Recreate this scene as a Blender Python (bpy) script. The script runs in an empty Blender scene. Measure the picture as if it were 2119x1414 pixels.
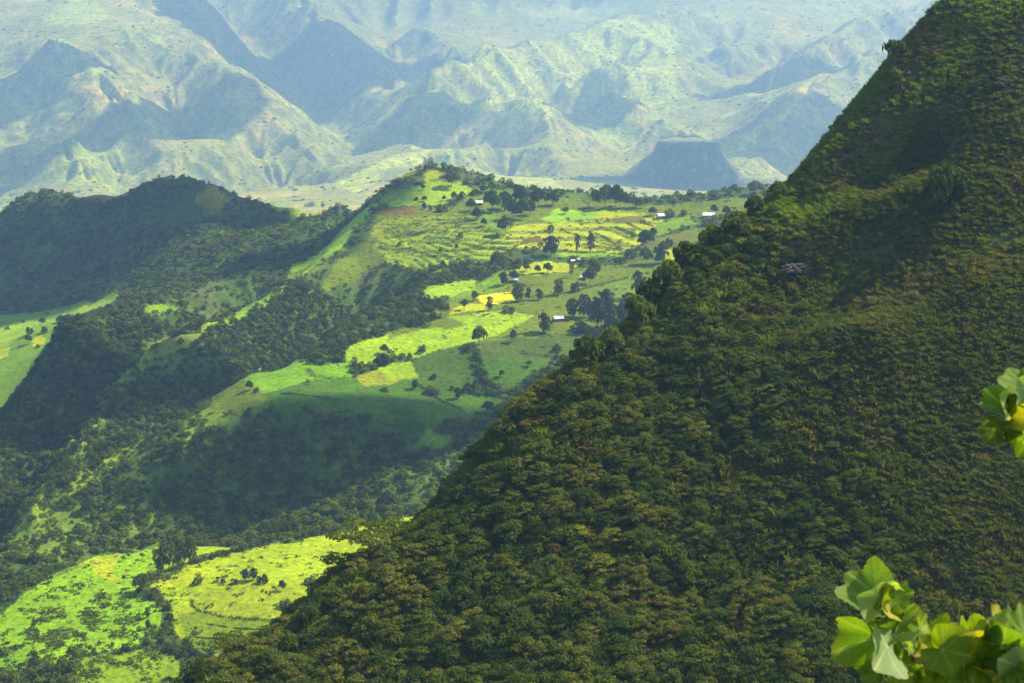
import bpy, bmesh, math, random
import numpy as np
from mathutils import Vector, Matrix, Euler
random.seed(7); RNG = np.random.default_rng(11)
C = bpy.context.scene.collection
R = math.radians

# ---------------------------------------------------------------- camera, sky, sun, exposure
F = 3360.0; PITCH = R(14.3)                       # focal length in photo pixels, camera looks 14.3 deg down
cam = bpy.data.cameras.new('camera'); cam.sensor_width = 36.0; cam.lens = 36.0*F/2119.0
cam.clip_start = 0.3; cam.clip_end = 40000
camo = bpy.data.objects.new('camera', cam); C.objects.link(camo)
camo.rotation_euler = (R(90)-PITCH, 0, 0)
bpy.context.scene.camera = camo
cam.dof.use_dof = True; cam.dof.focus_distance = 600; cam.dof.aperture_fstop = 10

SUN_AZ, SUN_EL = R(66), R(46)                      # azimuth measured from the view direction to the right
sd = Vector((math.sin(SUN_AZ)*math.cos(SUN_EL), math.cos(SUN_AZ)*math.cos(SUN_EL), math.sin(SUN_EL)))
w = bpy.data.worlds.new('World'); bpy.context.scene.world = w; w.use_nodes = True
nt = w.node_tree; bg = nt.nodes['Background']
sky = nt.nodes.new('ShaderNodeTexSky'); sky.sky_type = 'NISHITA'; sky.sun_disc = False
sky.sun_elevation = SUN_EL; sky.sun_rotation = SUN_AZ; sky.air_density = 1.0; sky.dust_density = 1.0
nt.links.new(sky.outputs[0], bg.inputs[0]); bg.inputs[1].default_value = 0.12
sl = bpy.data.lights.new('sun', 'SUN'); sl.energy = 5.0; sl.angle = R(0.5); sl.color = (1.0, 0.90, 0.64)
so = bpy.data.objects.new('sun', sl); C.objects.link(so)
so.rotation_euler = (-sd).to_track_quat('-Z', 'Y').to_euler(); so.location = sd*3000
vs = bpy.context.scene.view_settings; vs.view_transform = 'Standard'; vs.look = 'None'; vs.gamma = 1; vs.exposure = 1.0
sc = bpy.context.scene
sc.cycles.max_bounces = 6; sc.cycles.diffuse_bounces = 2; sc.cycles.glossy_bounces = 1
sc.cycles.transmission_bounces = 3; sc.cycles.transparent_max_bounces = 8; sc.cycles.volume_bounces = 1

# ---------------------------------------------------------------- the lie of the land
def tz(px, py):                                    # direction of a sight line: x and z per metre of y
    dx = (px-1059.5)/F; dy = (707-py)/F
    f = math.cos(PITCH)+dy*math.sin(PITCH)
    return dx/f, (-math.sin(PITCH)+dy*math.cos(PITCH))/f
FK = 2.3                                           # everything past the hidden gorge stands this much farther off
def W(px, py, Y):
    if Y >= 2480: Y *= FK
    a, b = tz(px, py); return (a*Y, Y, b*Y)

LINES, PTS = [], []
def L(*p): LINES.append([W(*q) for q in p])
RIDGES = []
def RL(side, ds, drop, *p):                        # a ridge line with flanks falling away on one or both sides
    LINES.append([W(*q) for q in p]); RIDGES.append((side, ds, drop, LINES[-1]))
def P(*p): PTS.extend(W(*q) for q in p)
def PW(*p): PTS.extend(p)
# near spur: crest from upper right down to lower left
crest = [(100,1650,275),(300,1500,288),(420,1430,300),(520,1378,310),(600,1315,318),(640,1262,322),(700,1200,327),(760,1152,330),(830,1112,335),
 (910,1062,340),(1000,962,350),(1040,905,352),(1150,822,362),(1220,752,368),(1290,705,372),(1400,588,382),(1460,528,388),(1600,420,398),
 (1700,325,405),(1790,236,411),(1860,136,416),(1948,8,424),(2040,-45,431),(2200,-75,440),(2500,-60,450)]
LINES.append([W(*q) for q in crest])
cw = [W(*q) for q in crest]
for i in range(0, len(cw), 2):
    a = cw[max(i-1,0)]; b = cw[min(i+1,len(cw)-1)]
    tx, ty = b[0]-a[0], b[1]-a[1]; n = math.hypot(tx,ty); nx, ny = -ty/n, tx/n
    x,y,z = cw[i]
    PW((x+nx*20,y+ny*20,z-22),(x+nx*55,y+ny*55,z-80),(x+nx*120,y+ny*120,min(z-170,-200)),(x+nx*200,y+ny*200,-330))
P((700,1414,292),(1000,1414,282),(1400,1414,268),(1800,1414,256),(2119,1414,247),(2500,1414,240))
P((1200,1200,301),(1500,1000,320),(1900,1000,302),(2119,1000,293),(1200,1000,327),(1500,1250,290),(1900,1250,272),(900,1250,305))
P((1350,820,352),(1500,700,356),(1800,700,338),(2119,700,328),(2400,700,320),(1640,640,366),(1850,640,350),(2119,560,345))
P((1650,440,395),(1800,405,393),(1930,355,390),(1625,468,387),(1720,462,384),(1800,450,382),(1640,560,377),(1720,565,372),(1800,560,368),(1820,240,407),(1900,232,401),(1990,228,396),(1840,300,399),(1930,300,391),(1900,400,378),(2119,400,365),(2119,250,383),(2119,100,402),(1900,190,400),(1830,240,404),(1980,100,412),(2400,100,400))
P((1000,1700,240),(1600,1700,228),(2119,1700,218),(2500,1700,210),(400,1700,265))
PW((-60,170,-190),(20,165,-175),(120,160,-160),(-200,250,-300),(-300,400,-380),(-120,480,-385),(-350,600,-400),(-60,560,-380),(60,640,-360),(150,620,-340),(250,560,-250),(260,700,-330))
# lower bright field spur
L((0,1235,800),(60,1212,815),(150,1172,835),(230,1150,850),(300,1140,855),(400,1130,860),(465,1131,864),(620,1106,874),(760,1086,886),(830,1070,898),(910,1042,915),(1000,1010,935),(1150,960,965),(1300,900,1000))
P((0,1414,690),(150,1414,700),(300,1414,710),(450,1414,720),(600,1414,725),(100,1300,765),(250,1250,790),(400,1250,785),(400,1320,750),(560,1300,755),(560,1200,805),(700,1150,850),(620,1250,780),(700,1250,780),(850,1150,850),(330,1350,735),(1000,1200,800))
P((300,1180,833),(335,1260,775))
# gully behind it, ridge C
P((150,1190,865),(300,1165,885),(400,1155,892),(0,1262,835))
Cc = [(450,1136,884),(520,1105,893),(600,1068,903),(680,1035,915),(750,1002,928),(830,970,944),(900,940,958),(970,915,975),(1040,888,992),(1120,860,1010),(1250,815,1040)]
L(*Cc)
for q in Cc[1:9]:
    x,y,z = W(*q); PW((x-6,y+26,z-22))
P((600,1100,880),(750,1060,900),(850,1030,916),(950,985,940))
P((480,1120,935),(540,1090,945),(600,1060,958),(700,1018,972),(800,975,988),(900,935,1003),(980,900,1018))
P((300,1135,915),(100,1180,870))
# plateau D crest and its front face
RL('left',(20,42,66),.85,(0,1158,890),(50,1115,912),(100,1070,932),(150,1018,955),(200,970,978),(250,928,998),(300,893,1015),(350,866,1030),(400,842,1043),(450,815,1055),(490,790,1066),(520,772,1076),(600,756,1092),(640,725,1115),(680,696,1145),(740,655,1195),(800,625,1240),(860,592,1290),(900,562,1330))
L((450,838,1035),(520,832,1020),(600,846,1010),(680,858,1008),(760,868,1010),(850,880,1015),(930,880,1022),(1000,875,1032))
P((560,800,1052),(700,800,1056),(850,820,1058),(700,760,1090),(850,740,1110),(1000,720,1125),(1000,820,1065),(850,660,1190),(1000,660,1180),(1100,760,1100))
P((300,1000,970),(450,930,992),(600,930,993),(750,920,1000),(250,1060,945),(450,1020,960),(600,1000,976),(850,930,1012),(750,970,990))
# main spur E crest, climbing to the hill top
RL('left',(22,46,75),.85,(-60,1200,860),(25,1112,905),(60,1045,935),(120,965,985),(150,905,1020),(190,855,1055),(230,800,1098),(270,757,1135),(310,712,1170),(345,700,1185),(380,690,1205),(430,668,1240),(480,652,1268),(530,625,1300),(580,597,1335),(650,548,1400),(700,495,1465),(750,435,1535),(800,388,1595),(840,362,1630),(880,346,1655),(920,352,1660),(940,360,1660),(1000,369,1662),(1040,384,1655),(1100,391,1650),(1200,402,1640),(1260,408,1630),(1330,417,1605),(1400,413,1610),(1560,398,1630),(1700,395,1650),(1900,390,1650))
P((330,790,1140),(420,810,1110),(430,760,1150),(560,720,1180),(560,680,1230),(640,660,1270),(650,600,1330),(720,600,1320),(720,660,1240),(740,540,1420))
PW(W(300,850,1075),W(200,930,1010),W(100,1050,945))
P((800,620,1275),(850,560,1375),(850,500,1450),(880,430,1530),(880,375,1605),(950,400,1570),(950,440,1510),(1000,480,1450),(1000,540,1360),(1000,600,1275),(1200,440,1540),(1200,480,1450),(1200,550,1345),(1200,620,1240),(1200,700,1150),(1200,760,1105),(1400,450,1500),(1400,500,1400),(1400,560,1315),(1400,640,1220),(1560,440,1500),(1600,500,1400),(1100,420,1580),(1600,600,1250),(1500,750,1100),(1900,600,1250),(1900,450,1450),(800,440,1500),(760,490,1450))
# ridge F2 left of it
RL('left',(28,58,90),.85,(690,445,1700),(671,492,1590),(600,525,1510),(523,560,1450),(442,585,1405),(400,605,1375),(353,632,1335),(300,630,1310),(247,638,1290),(200,648,1265),(159,657,1245),(120,674,1215),(88,728,1165),(53,790,1115),(25,850,1075),(0,905,1045),(-60,1010,980))
L((560,610,1385),(480,660,1325),(400,690,1280),(340,720,1235),(280,770,1180),(230,830,1115),(180,900,1060),(110,980,1000),(50,1060,950))
P((150,760,1160),(200,700,1210),(250,690,1235),(100,880,1075),(160,850,1095),(60,960,1015),(300,680,1275),(380,640,1330),(0,1010,1000))
L((330,655,1290),(290,700,1230),(247,745,1180),(200,800,1135),(150,870,1083))
# mountain G and spur F1
RL('both',(45,100),.75,(-150,470,2050),(-60,455,2030),(0,440,2010),(50,402,1990),(100,396,1975),(200,399,1955),(270,396,1930),(330,367,1905),(380,363,1885),(440,381,1860),(490,409,1838),(540,416,1815),(600,428,1790),(670,437,1750))
L((480,430,1800),(424,461,1760),(353,511,1715),(300,557,1680),(247,595,1655),(215,625,1630))
P((0,640,1780),(100,635,1760),(200,632,1700),(-100,650,1790),(0,540,1880),(200,520,1820),(100,470,1910),(330,450,1830),(280,480,1800),(600,460,1720),(520,480,1680),(450,530,1620),(400,600,1560),(300,650,1500),(400,560,1620),(560,530,1580),(620,480,1640))
P((0,655,1745),(50,700,1560),(150,648,1620),(240,632,1560),(100,668,1500),(0,800,1360),(0,980,1210),(-100,800,1360),(-100,1000,1200),(60,800,1330),(120,700,1480))
PW(W(150,720,1370),W(100,830,1230),W(40,930,1130),W(200,690,1400))
# behind G and the hill
PW(*[(x,2200,-430) for x in (-900,-500,-350,-200)]+[(x,1850,-380) for x in (-150,0,150,300,500,800)]+[(x,2150,-440) for x in (-100,100,300,500,900)])
P((540,420,1980),(700,425,1950))
# the valley and the far range
P((0,425,2750),(-200,430,2750),(560,412,2500),(700,405,2500),(640,405,2560),(850,380,2600),(1000,390,2500),(1200,388,2550),(1700,400,2500),(2000,420,2500),(2400,420,2500))
L((690,395,2650),(760,350,2850),(860,315,3050),(950,320,3000))
P((760,385,2700),(850,350,2800),(950,350,2780))
RL('both',(180,400),.62,(100,83,3450),(160,110,3380),(205,150,3300),(240,180,3230),(300,285,3030),(350,345,2900),(400,400,2760))
P((20,200,3350),(60,150,3450),(0,300,3000),(100,300,2950),(170,250,3180),(60,360,2850),(250,330,2900))
L((90,290,2960),(150,290,2920),(180,330,2830),(215,385,2740))
P((120,350,2830),(60,330,2880))
RL('both',(180,400),.62,(355,103,3640),(400,108,3600),(455,130,3520),(500,150,3460),(545,185,3390),(585,250,3250),(640,310,3080),(690,345,2980),(700,380,2800))
L((455,140,3480),(450,200,3320),(460,260,3150),(470,330,2960))
P((350,180,3560),(330,250,3330),(400,320,3180),(385,260,3360),(420,380,2880),(560,340,2900),(540,260,3130),(300,160,3420),(600,390,2680))
P((250,100,3560),(300,60,3700),(200,40,3800),(230,15,3950),(90,45,3750),(0,60,3800),(0,0,4100),(90,0,4050))
L((350,100,3680),(330,50,3850),(300,0,4050)); L((430,100,3750),(405,40,3950),(385,0,4100)); L((455,110,3900),(440,40,4050),(430,0,4200))
P((375,60,3980),(420,60,4080),(340,20,4060))
P((500,100,4150),(470,160,4050),(620,240,4000),(560,170,4150),(690,315,3420),(650,280,3580),(710,330,3300))
RL('both',(180,400),.62,(600,-40,5000),(680,40,4600),(740,100,4200),(765,128,4050),(800,150,3930),(830,185,3780),(842,212,3650),(800,235,3580),(730,300,3380))
P((700,180,3850),(700,240,3650),(600,80,4400),(760,200,3700),(640,160,4050),(520,20,4600))
P((860,225,3950),(880,160,4400),(930,100,4500),(800,80,4600),(860,60,4700),(860,260,3500),(960,60,4900))
RL('both',(180,400),.62,(832,300,3300),(845,260,3420),(868,195,3600),(900,152,3720),(930,128,3800),(1000,96,3930),(1100,84,4020),(1180,70,4120),(1230,55,4200),(1290,30,4400),(1400,15,4600))
P((1000,40,5000),(1100,40,5000),(1200,10,5200))
P((900,320,3080),(870,300,3200),(930,250,3300),(905,220,3450))
L((1290,60,4200),(1400,100,4000),(1440,200,3700),(1470,270,3400),(1490,310,3200))
RL('both',(180,400),.62,(940,215,3560),(1000,210,3520),(1100,203,3480),(1130,225,3400),(1145,250,3300),(1150,300,3100),(1160,370,2800))
P((980,150,3700),(1100,140,3750),(1250,130,3800),(1000,300,3120),(1080,300,3080),(950,290,3180),(980,240,3380),(1300,180,3600))
P((1190,225,3780),(1235,230,3760),(1200,280,3480),(1200,340,3150),(1255,290,3430))
RL('both',(180,400),.62,(1270,195,3560),(1320,215,3480),(1370,245,3360),(1410,272,3260),(1440,300,3120))
P((1290,260,3300),(1340,310,3020),(1260,340,2960),(1290,290,3150))
P((1370,395,2620),(1420,396,2620),(1500,396,2620),(1530,400,2600),(1300,380,2650),(1560,375,2700),(1340,372,2760),(1420,368,2800),(1500,368,2800),(1420,345,2950),(1340,345,2950),(1500,345,2950))
RL('both',(180,400),.62,(1500,322,3020),(1540,285,3100),(1600,240,3220),(1650,195,3350),(1700,150,3480),(1760,120,3600),(1840,95,3720),(1930,85,3800),(2119,60,3900))
P((1590,285,3060),(1625,330,3060),(1650,265,3420),(1720,230,3620),(1700,330,3200),(1850,250,3600),(2000,250,3700),(1650,380,2750),(1570,330,2950))
RL('both',(180,400),.62,(1500,260,3450),(1545,195,3650),(1600,150,3760),(1650,125,3850),(1720,75,4000),(1780,40,4150),(1850,12,4300),(1940,0,4400),(2119,-20,4500))
P((1570,235,3700),(1640,180,3860),(1710,120,4050),(1800,75,4300),(1490,180,4100),(1500,100,4200),(1600,80,4300),(1640,40,4600),(1500,30,4700))
# skyline wall beyond the top of the frame
PW(*[(x*FK,5400*FK,(-60+60*math.sin(x/300.0))*FK) for x in range(-2400,2401,300)]+[(x*FK,6400*FK,(160+80*math.sin(x/410.0+1))*FK) for x in range(-3000,3001,400)]+[(x*FK,7600*FK,420*FK) for x in range(-3600,3601,600)])

flank = []
far_line = np.array([q for ln in LINES for a, b in zip(ln[:-1], ln[1:]) for q in [tuple(a[i]*(1-t)+b[i]*t for i in range(3)) for t in (0,.25,.5,.75)]])
for side, ds, drop, ln in RIDGES:
    for a, b in zip(ln[:-1], ln[1:]):
        n = max(1, int(math.dist(a, b)/(ds[0]*1.3)))
        for k in range(n):
            t = (k+.5)/n; x, y, z = [a[i]*(1-t)+b[i]*t for i in range(3)]; tx, ty = b[0]-a[0], b[1]-a[1]; h_ = math.hypot(tx, ty)+1e-9
            sgs = (1,-1) if side == 'both' else (1,)
            for sg in sgs:
                for d_ in ds:
                    fx, fy = x-ty/h_*d_*sg, y+tx/h_*d_*sg
                    if np.min(np.hypot(far_line[:,0]-fx, far_line[:,1]-fy)) > d_*.72: flank.append((fx, fy, max(z-drop*d_, -1280)))
fl_ = np.array(flank); fr_ = 0.020*fl_[:,1]
n0 = len(PTS); mq = W(1420, 330, 2760); PTS = [q for q in PTS if math.hypot(q[0]-mq[0], q[1]-mq[1]) < 560 or np.all(np.hypot(fl_[:,0]-q[0], fl_[:,1]-q[1]) > fr_)]; print('flank', len(flank), 'dropped', n0-len(PTS))
kept = []
for q in flank:
    if math.hypot(q[0]-mq[0], q[1]-mq[1]) > 480 and all(math.hypot(q[0]-u[0], q[1]-u[1]) > .016*q[1] for u in kept): kept.append(q)
PTS += kept
pts = []
for ln in LINES:
    for a, b in zip(ln[:-1], ln[1:]):
        d = math.dist(a, b); n = max(1, int(d/max(14, 0.022*a[1])))
        n = min(n, 5)
        for k in range(n):
            t = k/n; pts.append(tuple(a[i]*(1-t)+b[i]*t for i in range(3)))
    pts.append(ln[-1])
pts += PTS
pts = np.array(pts, float)
keep = []
for i in range(len(pts)):                          # drop near duplicates
    if all(np.hypot(*(pts[i,:2]-pts[j,:2])) > 0.004*pts[i,1] for j in keep[-400:]): keep.append(i)
pts = pts[keep]
nP = len(pts)
D = np.hypot(pts[:,None,0]-pts[None,:,0], pts[:,None,1]-pts[None,:,1])
soft = 0.0025*pts[:,1]
Kf = lambda d, e: np.sqrt(d*d+e*e)
A = np.zeros((nP+3, nP+3)); A[:nP,:nP] = Kf(D, soft[None,:])
Q = np.c_[np.ones(nP), pts[:,0]/1000, pts[:,1]/1000]; A[:nP,nP:] = Q; A[nP:,:nP] = Q.T
sol = np.linalg.solve(A, np.r_[pts[:,2], 0, 0, 0])
def rbf(x, y):
    x = np.asarray(x, float).ravel(); y = np.asarray(y, float).ravel(); out = np.empty(len(x))
    px_, py_, so_ = pts[:,0], pts[:,1], soft; wgt = sol[:nP]
    for s in range(0, len(x), 20000):
        d2 = (x[s:s+20000,None]-px_)**2+(y[s:s+20000,None]-py_)**2+so_**2
        out[s:s+20000] = np.sqrt(d2)@wgt
    return out+sol[nP]+sol[nP+1]*x/1000+sol[nP+2]*y/1000

# gradient noise
_tab = np.random.default_rng(3).random((256,256)).astype(np.float32)*2*np.pi
_gx, _gy = np.cos(_tab), np.sin(_tab)
def perlin(x, y, seed=0):
    x = x+seed*17.31; y = y-seed*9.77
    xi = np.floor(x).astype(np.int64); yi = np.floor(y).astype(np.int64)
    xf = (x-xi).astype(np.float32); yf = (y-yi).astype(np.float32)
    u = xf*xf*xf*(xf*(xf*6-15)+10); v = yf*yf*yf*(yf*(yf*6-15)+10)
    def g(ix, iy, fx, fy):
        a = (ix&255); b = (iy&255); return _gx[a,b]*fx+_gy[a,b]*fy
    n0 = g(xi,yi,xf,yf)*(1-u)+g(xi+1,yi,xf-1,yf)*u
    n1 = g(xi,yi+1,xf,yf-1)*(1-u)+g(xi+1,yi+1,xf-1,yf-1)*u
    return (n0*(1-v)+n1*v)*1.5
def fbm(x, y, wl, octv=4, seed=0, gain=0.5, ridged=False):
    s = 0; a = 1.0; tot = 0
    for o in range(octv):
        n = perlin(x/wl, y/wl, seed+o*3)
        if ridged: n = 1-2*np.abs(n)
        s = s+a*n; tot += a; a *= gain; wl *= 0.5
    return s/tot
def sstep(a, b, v):
    t = np.clip((v-a)/(b-a), 0, 1); return t*t*(3-2*t)

# the whole land on one fan-shaped grid: s = x/y across, Y away from the camera
NS = 900; S = np.linspace(-0.50, 0.56, NS)
YY = [150.0]
while YY[-1] < 7600*FK:
    y = YY[-1]; YY.append(y*1.0026 if y > 560 else y+0.9)
YY = np.array(YY); NY = len(YY)
cs = 3
Sc = np.linspace(S[0], S[-1], NS//cs+1); Yc = YY[::cs]
if Yc[-1] != YY[-1]: Yc = np.r_[Yc, YY[-1]]
gs, gy = np.meshgrid(Sc, Yc); Zc = rbf(gs*gy, gy).reshape(gs.shape)
jy = np.searchsorted(Yc, YY, 'right')-1; jy = np.clip(jy, 0, len(Yc)-2); ty = (YY-Yc[jy])/(Yc[jy+1]-Yc[jy])
Zt = Zc[jy]*(1-ty)[:,None]+Zc[jy+1]*ty[:,None]
js = np.clip(np.searchsorted(Sc, S, 'right')-1, 0, len(Sc)-2); ts = (S-Sc[js])/(Sc[js+1]-Sc[js])
Z0 = Zt[:,js]*(1-ts)+Zt[:,js+1]*ts
GS, GY = np.meshgrid(S, YY); GX = GS*GY

# rills and gullies: noise smeared along the fall line
dY = np.gradient(YY); ZY_ = np.gradient(Z0, axis=0)/dY[:,None]; ZS = np.gradient(Z0, axis=1)/(S[1]-S[0])
zx = ZS/GY; zy = ZY_-GS*zx
slope = np.hypot(zx, zy)
def blur(a, n):
    for ax in (0,1):
        p = np.pad(a, [(n,n) if k == ax else (0,0) for k in (0,1)], mode='edge'); c_ = np.cumsum(p, ax)
        c_ = np.insert(c_, 0, 0, ax)
        a = (np.take(c_, range(2*n+1, c_.shape[ax]), ax)-np.take(c_, range(0, c_.shape[ax]-2*n-1), ax))/(2*n+1)
    return a
bzx, bzy = blur(zx, 6), blur(zy, 6); bs = np.hypot(bzx, bzy)+1e-6
ux, uy = bzx/bs, bzy/bs
def smear(wl, length, n, seed):
    acc = 0
    for k in np.linspace(-1, 1, n):
        wgt_ = math.cos(k*1.4)
        acc = acc+wgt_*perlin((GX+ux*k*length)/wl, (GY+uy*k*length)/wl, seed)
    return acc/acc.std()
depthf = GY/1000.0
gx0, gy0 = GX, GY
wpx = fbm(gx0, gy0, 160, 3, 81)*38; wpy = fbm(gx0, gy0, 160, 3, 84)*38
GX, GY = gx0+wpx, gy0+wpy
rill1 = smear(230, 460, 7, 21); rill0 = smear(95, 200, 7, 25); rill2 = smear(50, 110, 7, 22); rill3 = smear(17, 42, 7, 23); rillm = smear(85, 90, 7, 27)
GX, GY = gx0, gy0
farm = sstep(2350, 5000, GY); midm = 1-farm; nearm = 1-sstep(430, 600, GY)
steep = sstep(0.10, 0.55, blur(slope, 3))
rdg = lambda n: 0.6-np.abs(n)
mod = sstep(-.35, .35, fbm(GX, GY, 300, 3, 91))
mx, my, _ = W(1420, 340, 2700)
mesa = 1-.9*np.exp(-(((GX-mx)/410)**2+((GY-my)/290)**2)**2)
Zn = farm*mesa*(steep*(24*rdg(rill1)+(1+6*mod)*rdg(rill0))+fbm(GX, GY, 900, 5, 5, 0.42, True)*15)
Zn += midm*(1-nearm)*(steep*((1+3*mod)*rdg(rillm)+1.3*mod*rdg(rill3))+fbm(GX, GY, 90, 5, 6)*3.0*(0.3+steep))
Zn += nearm*(fbm(GX, GY, 34, 5, 8)*2.9+fbm(GX, GY, 75, 3, 9, .5, True)*3.0)
Z = Z0+Zn
tx_, ty_, tz_ = W(1424, 294, 2790)                  # the flat-topped bluff: level cap, cliff, talus
mr_ = np.hypot((GX-tx_)/118, (GY-ty_)/150)*(1+.10*fbm(GX, GY, 90, 3, 95)); md_ = np.maximum(0, mr_-1)*118
mz_ = tz_-np.minimum(46, md_*2.6)-np.maximum(0, md_-16)*(.72+.25*sstep(0, 150, GX-tx_))+fbm(GX, GY, 40, 3, 96)*3
Z = np.where((mr_ < 4), np.maximum(Z, mz_), Z)
# ---------------------------------------------------------------- what grows where
def ground_z(x, y, A_=None):
    A_ = Z if A_ is None else A_
    x = np.atleast_1d(np.asarray(x, float)); y = np.atleast_1d(np.asarray(y, float))
    s = np.clip((x/y-S[0])/(S[1]-S[0]), 0, NS-1.001); i = s.astype(int); fs = s-i
    j = np.clip(np.searchsorted(YY, y, 'right')-1, 0, NY-2); fy = np.clip((y-YY[j])/(YY[j+1]-YY[j]), 0, 1)
    return (A_[j,i]*(1-fs)+A_[j,i+1]*fs)*(1-fy)+(A_[j+1,i]*(1-fs)+A_[j+1,i+1]*fs)*fy
def hit(px, py, y0=200, y1=15000):                   # where a sight line meets the ground
    a, b = tz(px, py); m = (YY > y0) & (YY < y1)
    yy = YY[m]; zz = ground_z(a*yy, yy)
    k = np.nonzero(zz >= b*yy)[0]
    if len(k) == 0: return None
    k = k[0]
    if k == 0: return (a*yy[0], yy[0], zz[0])
    d0 = zz[k-1]-b*yy[k-1]; d1 = zz[k]-b*yy[k]; t = d0/(d0-d1+1e-9); t = min(max(t,0),1)
    y = yy[k-1]*(1-t)+yy[k]*t; return (a*y, y, float(ground_z(a*y, y)[0]))
def inpoly(x, y, poly):
    ins = np.zeros(x.shape, bool); n = len(poly)
    for i in range(n):
        x1, y1 = poly[i][:2]; x2, y2 = poly[(i+1)%n][:2]
        c_ = ((y1 > y) != (y2 > y)) & (x < (x2-x1)*(y-y1)/(y2-y1+1e-12)+x1); ins ^= c_
    return ins
LIME=(.31,.45,.004); YEL=(.42,.46,.004); RAPE=(.72,.60,.002); GRN=(.17,.29,.010); DGR=(.075,.16,.014); DULL=(.085,.13,.035)
OLV=(.155,.20,.02); BRN=(.17,.115,.045); PALE=(.30,.38,.06); TAN=(.40,.33,.13)
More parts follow.
